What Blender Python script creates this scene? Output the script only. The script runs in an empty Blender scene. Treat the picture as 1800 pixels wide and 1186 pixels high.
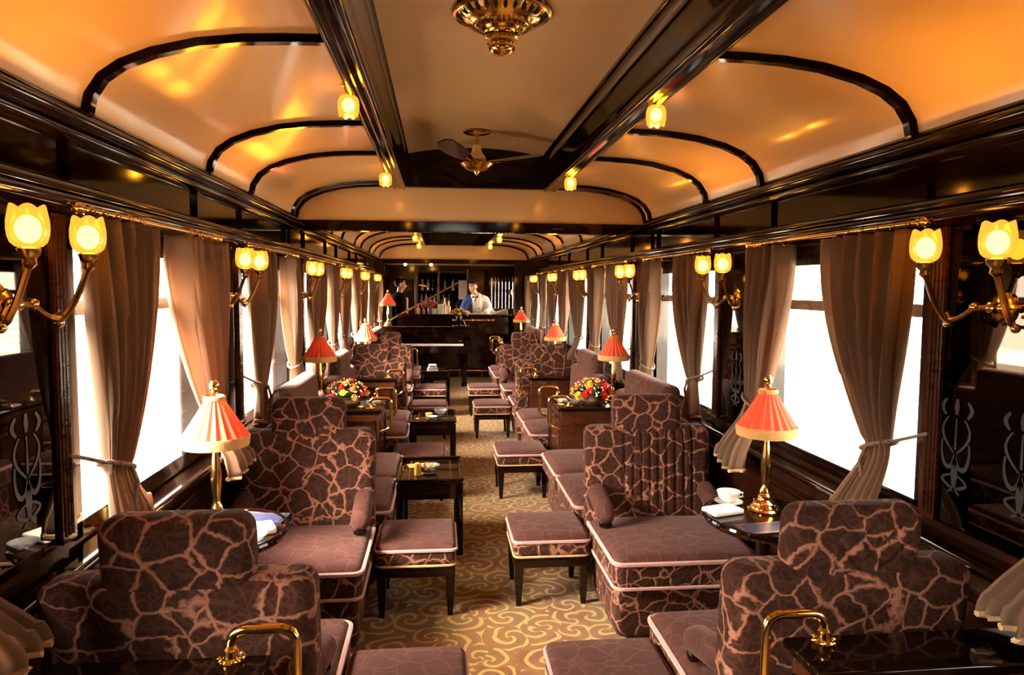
import bpy, math, random
from mathutils import Vector, Matrix
PI = math.pi
S = bpy.context.scene
COL = S.collection
random.seed(7)

# ------------------------------------------------------------------ materials
def newmat(name):
    m = bpy.data.materials.new(name); m.use_nodes = True
    nt = m.node_tree; nt.nodes.clear()
    out = nt.nodes.new('ShaderNodeOutputMaterial')
    return m, nt, out
def N(nt, t, **kw):
    n = nt.nodes.new(t)
    for k, v in kw.items():
        if k in n.inputs: n.inputs[k].default_value = v
        else: setattr(n, k, v)
    return n
def L(nt, a, b): nt.links.new(a, b)
def c4(c): return (c[0], c[1], c[2], 1.0)
def pbr(name, col, rough=.5, metal=0, coat=0, sheen=0, sheen_tint=(1,1,1), spec=.5, sss=0, coatr=.05, bump=0, bscale=60):
    m, nt, out = newmat(name)
    p = N(nt, 'ShaderNodeBsdfPrincipled')
    p.inputs['Base Color'].default_value = c4(col)
    p.inputs['Roughness'].default_value = rough
    p.inputs['Metallic'].default_value = metal
    p.inputs['Coat Weight'].default_value = coat
    p.inputs['Coat Roughness'].default_value = coatr
    p.inputs['Sheen Weight'].default_value = sheen
    p.inputs['Sheen Tint'].default_value = c4(sheen_tint)
    p.inputs['Specular IOR Level'].default_value = spec
    if bump:
        tc = N(nt, 'ShaderNodeTexCoord'); nz = N(nt, 'ShaderNodeTexNoise', Scale=bscale)
        L(nt, tc.outputs['Object'], nz.inputs['Vector'])
        b = N(nt, 'ShaderNodeBump', Strength=bump, Distance=.01)
        L(nt, nz.outputs['Fac'], b.inputs['Height']); L(nt, b.outputs['Normal'], p.inputs['Normal'])
    L(nt, p.outputs[0], out.inputs[0])
    m['p'] = 1
    return m
def princ(m): return next(n for n in m.node_tree.nodes if n.type == 'BSDF_PRINCIPLED')
def math_n(nt, op, a, b=None):
    n = N(nt, 'ShaderNodeMath', operation=op)
    for i, v in enumerate((a, b)):
        if v is None: continue
        if isinstance(v, (int, float)): n.inputs[i].default_value = v
        else: L(nt, v, n.inputs[i])
    return n.outputs[0]
def ramp(nt, fac, stops):
    r = N(nt, 'ShaderNodeValToRGB')
    e = r.color_ramp.elements
    while len(e) < len(stops): e.new(.5)
    for i, (p, c) in enumerate(stops):
        e[i].position = p; e[i].color = c4(c)
    L(nt, fac, r.inputs[0]); return r.outputs[0]
def wood(name, dark, light, rough=.2, coat=.6, scale=(2, 30, 2)):
    m = pbr(name, dark, rough, coat=coat)
    nt = m.node_tree; p = princ(m)
    tc = N(nt, 'ShaderNodeTexCoord'); mp = N(nt, 'ShaderNodeMapping'); mp.inputs['Scale'].default_value = scale
    nz = N(nt, 'ShaderNodeTexNoise', Scale=3.0, Detail=6.0, Distortion=1.2)
    L(nt, tc.outputs['Object'], mp.inputs[0]); L(nt, mp.outputs[0], nz.inputs['Vector'])
    L(nt, ramp(nt, nz.outputs['Fac'], [(.35, dark), (.7, light)]), p.inputs['Base Color'])
    return m
def velvet(name, base, net, amount=1.0, scale=13.0, sheen=.35):
    """plush fabric with the pale branching net of lines"""
    m = pbr(name, base, .85, sheen=sheen, sheen_tint=(1, .72, .66), spec=.15)
    nt = m.node_tree; p = princ(m); p.inputs['Sheen Roughness'].default_value = .35
    tc = N(nt, 'ShaderNodeTexCoord'); oi = N(nt, 'ShaderNodeObjectInfo')
    off = N(nt, 'ShaderNodeVectorMath', operation='SCALE'); off.inputs[0].default_value = (9, 5, 7)
    L(nt, oi.outputs['Random'], off.inputs['Scale'])
    add = N(nt, 'ShaderNodeVectorMath', operation='ADD')
    L(nt, tc.outputs['Object'], add.inputs[0]); L(nt, off.outputs[0], add.inputs[1])
    nz = N(nt, 'ShaderNodeTexNoise', Scale=16.0, Detail=3.0)
    L(nt, add.outputs[0], nz.inputs['Vector'])
    mix0 = N(nt, 'ShaderNodeVectorMath', operation='MULTIPLY_ADD')
    L(nt, nz.outputs['Color'], mix0.inputs[0]); mix0.inputs[1].default_value = (.045, .045, .045); L(nt, add.outputs[0], mix0.inputs[2])
    nzb = N(nt, 'ShaderNodeTexNoise', Scale=55.0, Detail=2.0); L(nt, add.outputs[0], nzb.inputs['Vector'])
    mixv = N(nt, 'ShaderNodeVectorMath', operation='MULTIPLY_ADD')
    L(nt, nzb.outputs['Color'], mixv.inputs[0]); mixv.inputs[1].default_value = (.012, .012, .012); L(nt, mix0.outputs[0], mixv.inputs[2])
    vo = N(nt, 'ShaderNodeTexVoronoi', feature='DISTANCE_TO_EDGE', Scale=scale)
    L(nt, mixv.outputs[0], vo.inputs['Vector'])
    n2 = N(nt, 'ShaderNodeTexNoise', Scale=7.0, Detail=2.0); L(nt, add.outputs[0], n2.inputs['Vector'])
    w = math_n(nt, 'ADD', math_n(nt, 'MULTIPLY', n2.outputs['Fac'], .10), .022)
    f = math_n(nt, 'DIVIDE', vo.outputs['Distance'], w)
    nf = ramp(nt, f, [(.15, (1, 1, 1)), (.95, (0, 0, 0))])
    vo2 = N(nt, 'ShaderNodeTexVoronoi', feature='DISTANCE_TO_EDGE', Scale=scale * 3.1)
    L(nt, mixv.outputs[0], vo2.inputs['Vector'])
    vein = ramp(nt, vo2.outputs['Distance'], [(.0, (.10, .10, .10)), (.10, (0, 0, 0))])
    # leaf-like veins fanning out inside each cell
    v1 = N(nt, 'ShaderNodeTexVoronoi', feature='F1', Scale=scale); L(nt, mixv.outputs[0], v1.inputs['Vector'])
    dv = N(nt, 'ShaderNodeVectorMath', operation='SUBTRACT'); L(nt, mixv.outputs[0], dv.inputs[0])
    L(nt, v1.outputs['Position'], dv.inputs[1])
    sv = N(nt, 'ShaderNodeSeparateXYZ'); L(nt, dv.outputs[0], sv.inputs[0])
    an_ = math_n(nt, 'ARCTAN2', math_n(nt, 'ADD', sv.outputs[2], math_n(nt, 'MULTIPLY', sv.outputs[1], .6)), math_n(nt, 'ADD', sv.outputs[0], math_n(nt, 'MULTIPLY', sv.outputs[1], .6)))
    fan = ramp(nt, math_n(nt, 'SINE', math_n(nt, 'MULTIPLY', an_, 7.0)), [(.60, (0, 0, 0)), (1.0, (.11, .11, .11))])
    vein = math_n(nt, 'MAXIMUM', vein, fan)
    tot = math_n(nt, 'MAXIMUM', nf, vein)
    tot = math_n(nt, 'MULTIPLY', tot, amount)
    mx = N(nt, 'ShaderNodeMix', data_type='RGBA')
    mx.inputs['A'].default_value = c4(base); mx.inputs['B'].default_value = c4(net)
    L(nt, tot, mx.inputs['Factor'])
    n3 = N(nt, 'ShaderNodeTexNoise', Scale=22.0, Detail=4.0); L(nt, add.outputs[0], n3.inputs['Vector'])
    hv = N(nt, 'ShaderNodeHueSaturation'); L(nt, mx.outputs['Result'], hv.inputs['Color'])
    L(nt, math_n(nt, 'ADD', math_n(nt, 'MULTIPLY', n3.outputs['Fac'], .7), .65), hv.inputs['Value'])
    L(nt, hv.outputs[0], p.inputs['Base Color'])
    b = N(nt, 'ShaderNodeBump', Strength=.5, Distance=.006)
    L(nt, tot, b.inputs['Height']); L(nt, b.outputs['Normal'], p.inputs['Normal'])
    return m
def carpet_mat():
    m = pbr('carpet', (.4, .25, .06), .95, sheen=.2, spec=.1)
    nt = m.node_tree; p = princ(m)
    tc = N(nt, 'ShaderNodeTexCoord')
    nz = N(nt, 'ShaderNodeTexNoise', Scale=5.0, Detail=2.0); L(nt, tc.outputs['Object'], nz.inputs['Vector'])
    ma = N(nt, 'ShaderNodeVectorMath', operation='MULTIPLY_ADD')
    L(nt, nz.outputs['Color'], ma.inputs[0]); ma.inputs[1].default_value = (.09, .09, 0); L(nt, tc.outputs['Object'], ma.inputs[2])
    vo = N(nt, 'ShaderNodeTexVoronoi', feature='F1', voronoi_dimensions='2D', Scale=5.6, Randomness=.75)
    L(nt, ma.outputs[0], vo.inputs['Vector'])
    sc = N(nt, 'ShaderNodeVectorMath', operation='SCALE'); sc.inputs['Scale'].default_value = 5.6
    L(nt, ma.outputs[0], sc.inputs[0])
    vp = N(nt, 'ShaderNodeVectorMath', operation='SCALE'); vp.inputs['Scale'].default_value = 5.6
    L(nt, vo.outputs['Position'], vp.inputs[0])
    df = N(nt, 'ShaderNodeVectorMath', operation='SUBTRACT'); L(nt, sc.outputs[0], df.inputs[0]); L(nt, vp.outputs[0], df.inputs[1])
    sx = N(nt, 'ShaderNodeSeparateXYZ'); L(nt, df.outputs[0], sx.inputs[0])
    ang = math_n(nt, 'ARCTAN2', sx.outputs[1], sx.outputs[0])
    sp = N(nt, 'ShaderNodeSeparateColor'); L(nt, vo.outputs['Color'], sp.inputs[0])
    sgn = math_n(nt, 'SUBTRACT', math_n(nt, 'MULTIPLY', math_n(nt, 'GREATER_THAN', sp.outputs[0], .5), 2.0), 1.0)
    ph = math_n(nt, 'ADD', math_n(nt, 'MULTIPLY', math_n(nt, 'MULTIPLY', ang, sgn), 2.0), math_n(nt, 'MULTIPLY', vo.outputs['Distance'], 17.0))
    s = math_n(nt, 'SINE', ph)
    scroll = ramp(nt, s, [(.50, (0, 0, 0)), (.62, (1, 1, 1))])
    n2 = N(nt, 'ShaderNodeTexNoise', Scale=4.0, Detail=3.0); L(nt, tc.outputs['Object'], n2.inputs['Vector'])
    ground = ramp(nt, n2.outputs['Fac'], [(.38, (.125, .036, .004)), (.5, (.16, .068, .008)), (.62, (.125, .064, .010))])
    mx = N(nt, 'ShaderNodeMix', data_type='RGBA'); L(nt, scroll, mx.inputs['Factor']); L(nt, ground, mx.inputs['A'])
    mx.inputs['B'].default_value = c4((.29, .195, .052))
    n3 = N(nt, 'ShaderNodeTexNoise', Scale=160.0, Detail=2.0); L(nt, tc.outputs['Object'], n3.inputs['Vector'])
    hv = N(nt, 'ShaderNodeHueSaturation'); L(nt, mx.outputs['Result'], hv.inputs['Color'])
    L(nt, math_n(nt, 'ADD', math_n(nt, 'MULTIPLY', n3.outputs['Fac'], .8), .6), hv.inputs['Value'])
    L(nt, hv.outputs[0], p.inputs['Base Color'])
    b = N(nt, 'ShaderNodeBump', Strength=.4, Distance=.004); L(nt, n3.outputs['Fac'], b.inputs['Height']); L(nt, b.outputs['Normal'], p.inputs['Normal'])
    return m
def emit(name, col, st):
    m, nt, out = newmat(name)
    e = N(nt, 'ShaderNodeEmission', Strength=st); e.inputs['Color'].default_value = c4(col)
    L(nt, e.outputs[0], out.inputs[0]); return m
def glowglass(name, col, st, clear, tint=(1, .8, .4)):
    """lit glass and added glow shells: glow, and let part of the bulb's light straight through"""
    m, nt, out = newmat(name)
    e = N(nt, 'ShaderNodeEmission', Strength=st); e.inputs['Color'].default_value = c4(col)
    t = N(nt, 'ShaderNodeBsdfTransparent'); t.inputs[0].default_value = c4(tint)
    g = N(nt, 'ShaderNodeBsdfGlossy', Roughness=.1)
    mx = N(nt, 'ShaderNodeMixShader', Fac=clear); L(nt, e.outputs[0], mx.inputs[1]); L(nt, t.outputs[0], mx.inputs[2])
    m2 = N(nt, 'ShaderNodeMixShader', Fac=.05); L(nt, mx.outputs[0], m2.inputs[1]); L(nt, g.outputs[0], m2.inputs[2])
    L(nt, m2.outputs[0], out.inputs[0]); return m
def translucent(name, col, tcol, fac, rough=.9):
    m, nt, out = newmat(name)
    d = N(nt, 'ShaderNodeBsdfPrincipled'); d.inputs['Base Color'].default_value = c4(col); d.inputs['Roughness'].default_value = rough
    d.inputs['Specular IOR Level'].default_value = .1
    t = N(nt, 'ShaderNodeBsdfTranslucent'); t.inputs[0].default_value = c4(tcol)
    mx = N(nt, 'ShaderNodeMixShader', Fac=fac); L(nt, d.outputs[0], mx.inputs[1]); L(nt, t.outputs[0], mx.inputs[2])
    L(nt, mx.outputs[0], out.inputs[0]); return m
def pane_mat():
    m, nt, out = newmat('window_glass')
    t = N(nt, 'ShaderNodeBsdfTransparent'); g = N(nt, 'ShaderNodeBsdfGlossy', Roughness=.01)
    f = N(nt, 'ShaderNodeLayerWeight', Blend=.5)
    mx = N(nt, 'ShaderNodeMixShader'); L(nt, math_n(nt, 'MULTIPLY', math_n(nt, 'POWER', f.outputs['Facing'], 5.0), .5), mx.inputs[0]); L(nt, t.outputs[0], mx.inputs[1]); L(nt, g.outputs[0], mx.inputs[2])
    L(nt, mx.outputs[0], out.inputs[0]); return m

BULB_COL = (1, .49, .10)
M = {
 'lacquer': pbr('black_lacquer', (.005, .0016, .001), .07, spec=.38),
 'wood': wood('dark_mahogany', (.012, .0035, .0015), (.034, .010, .0035), .14, 0, (3, 3, 26)),
 'woodh': wood('dark_mahogany_across', (.010, .003, .0012), (.03, .009, .003), .12, 0, (3, 26, 3)),
 'redwood': wood('polished_mahogany', (.034, .009, .0035), (.062, .017, .006), .16, .2, (3, 3, 12)),
 'cream': pbr('cream_enamel', (.84, .56, .25), .28, coat=.6, coatr=.13, spec=.5),
 'brass': pbr('polished_brass', (.86, .56, .17), .14, metal=1),
 'oldbrass': pbr('aged_brass', (.55, .36, .13), .22, metal=1),
 'darkhole': pbr('dark_opening', (.008, .005, .003), .8),
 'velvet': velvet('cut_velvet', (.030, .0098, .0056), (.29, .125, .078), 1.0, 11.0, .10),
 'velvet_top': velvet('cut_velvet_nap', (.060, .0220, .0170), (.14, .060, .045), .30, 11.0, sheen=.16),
 'cord': pbr('pink_cord', (.46, .23, .205), .8, sheen=.4, bump=.6, bscale=300),
 'goldcord': pbr('gold_cord', (.5, .32, .14), .7, bump=.6, bscale=300),
 'carpet': carpet_mat(),
 'curtain': translucent('taupe_curtain', (.25, .16, .105), (.58, .39, .26), .36),
 'curtain_fringe': pbr('curtain_fringe', (.55, .34, .17), .9),
 'rope': pbr('tie_rope', (.24, .15, .10), .8, bump=.8, bscale=200),
 'silk': translucent('red_silk', (.88, .15, .075), (1, .10, .03), .30, .45),
 'fringe': pbr('gold_fringe', (.75, .40, .13), .8, bump=.8, bscale=260),
 'bulb': emit('bulb', BULB_COL, 820),
 'spotbulb': emit('spot_bulb', BULB_COL, 60),
 'tulip': glowglass('lit_tulip_glass', (1, .36, .03), 1.85, .10),
 'soft_glow': glowglass('soft_glow_shell', (1, .60, .14), 2.6, .45),
 'lampbulb': emit('lamp_bulb', (1, .45, .15), 5),
 'mirror': pbr('dark_mirror', (.07, .06, .05), .02, metal=1),
 'etch': pbr('etched_grey', (.010, .0085, .007), .6),
 'glass': pane_mat(),
 'sash': wood('sash_wood', (.10, .045, .018), (.22, .11, .045), .25, .6, (20, 4, 20)),
 'white': pbr('white_paper', (.86, .82, .76), .6),
 'china': pbr('white_china', (.88, .85, .80), .15, coat=.5),
 'navy': pbr('navy_card', (.02, .025, .07), .3),
 'gold': pbr('gold_edge', (.9, .62, .12), .25, metal=1),
 'yellow': pbr('yellow_petal', (.95, .58, .02), .6),
 'orange': pbr('orange_petal', (.90, .28, .02), .6),
 'red': pbr('red_petal', (.72, .015, .012), .6),
 'leaf': pbr('leaf_green', (.035, .10, .02), .5),
 'tiny': pbr('tiny_white_blossom', (.85, .83, .68), .6),
 'wicker': pbr('wicker', (.16, .08, .03), .6),
 'crystal': pbr('crystal', (.9, .92, .92), .03, spec=.8),
 'skin': pbr('skin', (.62, .32, .20), .5),
 'hair': pbr('black_hair', (.005, .003, .0025), .7, spec=.2),
 'whitecloth': pbr('white_jacket', (.85, .80, .72), .8),
 'bluecloth': pbr('blue_cloth', (.025, .05, .20), .7),
 'blackcloth': pbr('black_cloth', (.003, .003, .0045), .95, spec=.1),
 'ivory': pbr('ivory_keys', (.88, .84, .78), .2),
 'steel': pbr('chrome', (.7, .7, .72), .12, metal=1),
 'grey': pbr('grey_panel', (.20, .18, .15), .3),
 'lilac': pbr('lilac_glass', (.45, .38, .62), .1, coat=.6),
 'amber': pbr('amber_glass', (.75, .42, .08), .06, coat=1),
 'platform': pbr('pale_concrete', (.30, .28, .25), .9),
 'stone': pbr('pale_stone', (.75, .70, .62), .9),
 'palepaint': pbr('pale_blue_paint', (.50, .66, .80), .6),
 'bench': pbr('blue_bench_paint', (.10, .20, .45), .5),
}
princ(M['crystal']).inputs['Transmission Weight'].default_value = .85
M['bulb'].cycles.emission_sampling = 'FRONT'
M['soft_glow'].cycles.emission_sampling = 'NONE'
M['tulip'].cycles.emission_sampling = 'NONE'

# ------------------------------------------------------------------ mesh helpers
class MB:
    def __init__(s): s.v = []; s.f = []; s.m = []
    def add(s, vs, fs, mi=0):
        o = len(s.v); s.v += [tuple(v) for v in vs]
        for f in fs: s.f.append([i + o for i in f]); s.m.append(mi)
        return o
    def box(s, x0, x1, y0, y1, z0, z1, mi=0):
        if x0 > x1: x0, x1 = x1, x0
        v = [(x, y, z) for x in (x0, x1) for y in (y0, y1) for z in (z0, z1)]
        s.add(v, [(0, 1, 3, 2), (4, 6, 7, 5), (0, 4, 5, 1), (2, 3, 7, 6), (0, 2, 6, 4), (1, 5, 7, 3)], mi); return s
    def rbox(s, x0, x1, y0, y1, z0, z1, r=.02, m=(2, 2, 2), k=3, fn=None, mfn=None):
        if x0 > x1: x0, x1 = x1, x0
        lo = (x0, y0, z0); hi = (x1, y1, z1)
        r = min(r, .499 * min(hi[i] - lo[i] for i in range(3)))
        ax = []
        for i in range(3):
            e = [r * (1 - math.tan((1 - t / k) * PI / 4)) for t in range(k)]
            a = [lo[i] + q for q in e]
            mm = m[i]; a += [lo[i] + r + (hi[i] - lo[i] - 2 * r) * t / mm for t in range(mm + 1)]
            a += [hi[i] - q for q in reversed(e)]
            ax.append(a)
        n = [len(a) - 1 for a in ax]; idx = {}; vs = []; fs = []
        def V(i, j, l):
            kx = (i, j, l)
            if kx not in idx:
                p = [ax[0][i], ax[1][j], ax[2][l]]
                q = [min(max(p[t], lo[t] + r), hi[t] - r) for t in range(3)]
                d = [p[t] - q[t] for t in range(3)]
                ln = math.sqrt(sum(t * t for t in d))
                if ln > 1e-9: p = [q[t] + d[t] / ln * r for t in range(3)]
                if fn: p = fn(*p)
                idx[kx] = len(vs); vs.append(tuple(p))
            return idx[kx]
        for i in range(n[0]):
            for j in range(n[1]):
                fs.append((V(i, j, 0), V(i, j + 1, 0), V(i + 1, j + 1, 0), V(i + 1, j, 0)))
                fs.append((V(i, j, n[2]), V(i + 1, j, n[2]), V(i + 1, j + 1, n[2]), V(i, j + 1, n[2])))
        for i in range(n[0]):
            for l in range(n[2]):
                fs.append((V(i, 0, l), V(i + 1, 0, l), V(i + 1, 0, l + 1), V(i, 0, l + 1)))
                fs.append((V(i, n[1], l), V(i, n[1], l + 1), V(i + 1, n[1], l + 1), V(i + 1, n[1], l)))
        for j in range(n[1]):
            for l in range(n[2]):
                fs.append((V(0, j, l), V(0, j, l + 1), V(0, j + 1, l + 1), V(0, j + 1, l)))
                fs.append((V(n[0], j, l), V(n[0], j + 1, l), V(n[0], j + 1, l + 1), V(n[0], j, l + 1)))
        if mfn:
            o = len(s.v); s.v += vs
            for f in fs:
                c = [sum(vs[i][t] for i in f) / 4 for t in range(3)]
                s.f.append([i + o for i in f]); s.m.append(mfn(*c))
        else: s.add(vs, fs)
        return s
    def lathe(s, prof, seg=24, o=(0, 0, 0), rfn=None, zfn=None, cap0=False, cap1=False, mi=0):
        vs = []; fs = []; n = len(prof)
        for (r, z) in prof:
            for a in range(seg):
                t = 2 * PI * a / seg
                rr = r * (rfn(t, z) if rfn else 1); zz = z + (zfn(t, z, r) if zfn else 0)
                vs.append((o[0] + rr * math.cos(t), o[1] + rr * math.sin(t), o[2] + zz))
        for i in range(n - 1):
            for a in range(seg):
                b = (a + 1) % seg
                fs.append((i * seg + a, i * seg + b, (i + 1) * seg + b, (i + 1) * seg + a))
        if cap0: fs.append(tuple(range(seg - 1, -1, -1)))
        if cap1: fs.append(tuple((n - 1) * seg + a for a in range(seg)))
        s.add(vs, fs, mi); return s
    def ball(s, c, r, seg=12, rings=8, sq=(1, 1, 1), mi=0):
        vs = []; fs = []
        for i in range(rings + 1):
            p = PI * i / rings
            for a in range(seg):
                t = 2 * PI * a / seg
                vs.append((c[0] + sq[0] * r * math.sin(p) * math.cos(t), c[1] + sq[1] * r * math.sin(p) * math.sin(t), c[2] - sq[2] * r * math.cos(p)))
        for i in range(rings):
            for a in range(seg):
                b = (a + 1) % seg
                fs.append((i * seg + a, i * seg + b, (i + 1) * seg + b, (i + 1) * seg + a))
        s.add(vs, fs, mi); return s
    def tube(s, pts, r, seg=8, closed=False, caps=True, mi=0):
        pts = [Vector(p) for p in pts]; n = len(pts)
        rs = r if isinstance(r, (list, tuple)) else [r] * n
        vs = []; fs = []; up = None
        for i in range(n):
            if closed: t = (pts[(i + 1) % n] - pts[i - 1])
            else: t = pts[min(i + 1, n - 1)] - pts[max(i - 1, 0)]
            t.normalize()
            if up is None:
                up = Vector((0, 0, 1)) if abs(t.z) < .9 else Vector((1, 0, 0))
            up = (up - t * up.dot(t))
            if up.length < 1e-6: up = t.orthogonal()
            up.normalize(); sd = t.cross(up)
            for a in range(seg):
                q = 2 * PI * a / seg
                vs.append(pts[i] + (up * math.cos(q) + sd * math.sin(q)) * rs[i])
        m = n if closed else n - 1
        for i in range(m):
            j = (i + 1) % n
            for a in range(seg):
                b = (a + 1) % seg
                fs.append((i * seg + a, i * seg + b, j * seg + b, j * seg + a))
        if caps and not closed:
            fs.append(tuple(range(seg - 1, -1, -1))); fs.append(tuple((n - 1) * seg + a for a in range(seg)))
        s.add(vs, fs, mi); return s
    def sweep(s, prof, y0, y1, close=True, mi=0):
        n = len(prof)
        vs = [(x, y0, z) for x, z in prof] + [(x, y1, z) for x, z in prof]
        fs = []
        for i in range(n if close else n - 1):
            j = (i + 1) % n; fs.append((i, j, n + j, n + i))
        if close: fs.append(tuple(range(n - 1, -1, -1))); fs.append(tuple(range(n, 2 * n)))
        s.add(vs, fs, mi); return s
    def prism(s, poly, z0, z1, mi=0):
        n = len(poly)
        vs = [(x, y, z0) for x, y in poly] + [(x, y, z1) for x, y in poly]
        fs = [tuple(range(n - 1, -1, -1)), tuple(range(n, 2 * n))]
        for i in range(n):
            j = (i + 1) % n; fs.append((i, j, n + j, n + i))
        s.add(vs, fs, mi); return s
def smooth_path(pts, rad, n=5):
    """round the corners of a polyline"""
    P = [Vector(p) for p in pts]; out = [P[0]]
    for i in range(1, len(P) - 1):
        a = (P[i - 1] - P[i]); b = (P[i + 1] - P[i])
        r = min(rad, a.length * .49, b.length * .49)
        A = P[i] + a.normalized() * r; B = P[i] + b.normalized() * r
        for k in range(n + 1):
            t = k / n; out.append(A * (1 - t) ** 2 + P[i] * 2 * t * (1 - t) + B * t * t)
    out.append(P[-1]); return out

def tag(o, label=None, cat=None, group=None, kind=None):
    if label: o['label'] = label
    if cat: o['category'] = cat
    if group: o['group'] = group
    if kind: o['kind'] = kind
    return o
def ob(name, mb, mats, parent=None, smooth=True, loc=None, angle=40):
    me = bpy.data.meshes.new(name); me.from_pydata(mb.v, [], mb.f); me.update()
    for mt in (mats if isinstance(mats, (list, tuple)) else [mats]): me.materials.append(M[mt])
    me.polygons.foreach_set('material_index', mb.m)
    import bmesh
    bm = bmesh.new(); bm.from_mesh(me)
    bmesh.ops.recalc_face_normals(bm, faces=bm.faces)
    if smooth:
        for f in bm.faces: f.smooth = True
        ca = math.radians(angle)
        for e in bm.edges:
            if len(e.link_faces) == 2 and e.calc_face_angle(0) > ca: e.smooth = False
    bm.to_mesh(me); bm.free()
    o = bpy.data.objects.new(name, me); COL.objects.link(o)
    if parent: o.parent = parent
    if loc: o.location = loc
    return o
def thing(name, label, cat, loc=(0, 0, 0), rz=0, group=None, kind=None):
    o = bpy.data.objects.new(name, None); COL.objects.link(o)
    o.empty_display_size = .1; o.location = loc; o.rotation_euler = (0, 0, rz)
    return tag(o, label, cat, group, kind)
KIDS = {}
def dup(root, loc, rz, label, group=None):
    def cp(o, par):
        c = o.copy(); COL.objects.link(c)
        if par: c.parent = par
        for ch in list(o.children): cp(ch, c)
        return c
    r = cp(root, None); r.location = loc; r.rotation_euler = (0, 0, rz)
    r['label'] = label
    if group: r['group'] = group
    return r
def struct(name, mb, mat, label, cat, smooth=True):
    o = ob(name, mb, mat, None, smooth); tag(o, label, cat, None, 'structure'); return o

ORD = ['first', 'second', 'third', 'fourth', 'fifth', 'sixth', 'seventh', 'eighth']
SIDE = {-1: 'left', 1: 'right'}
P = 1.83
WIN = [.98 + P * k for k in range(8)]
PIER = [1.885 + P * k for k in range(6)]
Y0, Y1 = -1.6, 15.2
WINB = []

# ------------------------------------------------------------------ coach shell
struct('floor', MB().box(-1.46, 1.46, Y0, Y1, -.06, 0), 'carpet', 'gold scroll-patterned carpet along the aisle', 'floor', False)
for sd in (-1, 1):
    mb = MB()
    a, b = sd * 1.36, sd * 1.46
    mb.box(a, b, Y0, Y1, 0, .88); mb.box(a, b, Y0, Y1, 1.80, 2.62)
    edges = [Y0] + [q for c in WINB[::-1] + WIN for q in (c - .6, c + .6)] + [Y1]
    for i in range(0, len(edges), 2): mb.box(a, b, edges[i], edges[i + 1], .88, 1.80)
    struct('wall_' + SIDE[sd], mb, 'wood', 'dark mahogany %s wall of the carriage with window openings' % SIDE[sd], 'wall', False)
struct('wall_back', MB().box(-1.46, 1.46, Y0 - .08, Y0, 0, 2.62), 'wood', 'dark partition behind the viewpoint', 'wall', False)
# end wall behind the bar with panelled piers
mb = MB().box(-1.46, 1.46, Y1, Y1 + .08, 0, 2.62)
for x0, x1 in ((-1.3, -.95), (-.9, -.62), (-.40, -.05), (.0, .42), (.5, .72)):
    mb.box(x0, x1, Y1 - .03, Y1, 1.2, 2.0)
struct('wall_end', mb, 'woodh', 'dark panelled wall at the far end behind the bar', 'wall', False)

VP = [(1.30, 2.150), (1.288, 2.205), (1.25, 2.262), (1.19, 2.305), (1.10, 2.342), (.97, 2.374), (.84, 2.390), (.72, 2.396), (.60, 2.398)]
def vault_y(mb, y0, y1):
    for sd in (-1, 1):
        pr = [(sd * x, z) for x, z in VP]
        op = [(sd * (x + .03 * (1 if i < 4 else 0)), z + (.03 if i > 1 else 0)) for i, (x, z) in enumerate(VP)]
        mb.sweep(pr + op[::-1], y0, y1)
def clere(mb, y0, y1):
    pr = [(-.50 + i / 12, 2.605 + .055 * (1 - ((i - 6) / 6) ** 2)) for i in range(13)]
    pr = [(-.50 + 1.0 * i / 12, 2.605 + .055 * (1 - ((i - 6) / 6) ** 2)) for i in range(13)]
    mb.sweep(pr + [(x, z + .02) for x, z in pr[::-1]], y0, y1)
mb = MB()
vault_y(mb, Y0, 12.62); clere(mb, Y0, 5.30); clere(mb, 5.44, 12.56)
mb.box(-1.36, 1.36, 12.66, Y1, 2.10, 2.13)
struct('ceiling', mb, 'cream', 'cream enamelled vaulted ceiling with raised centre strip', 'ceiling')
trim_n = [0]
def trim(mb, mat, label, cat='moulding', smooth=True):
    trim_n[0] += 1
    return struct('trim_%d' % trim_n[0], mb, mat, label, cat, smooth)
def arc(cx, cz, r, a0, a1, n=6):
    return [(cx + r * math.cos(math.radians(a0 + (a1 - a0) * i / n)), cz + r * math.sin(math.radians(a0 + (a1 - a0) * i / n))) for i in range(n + 1)]
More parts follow.
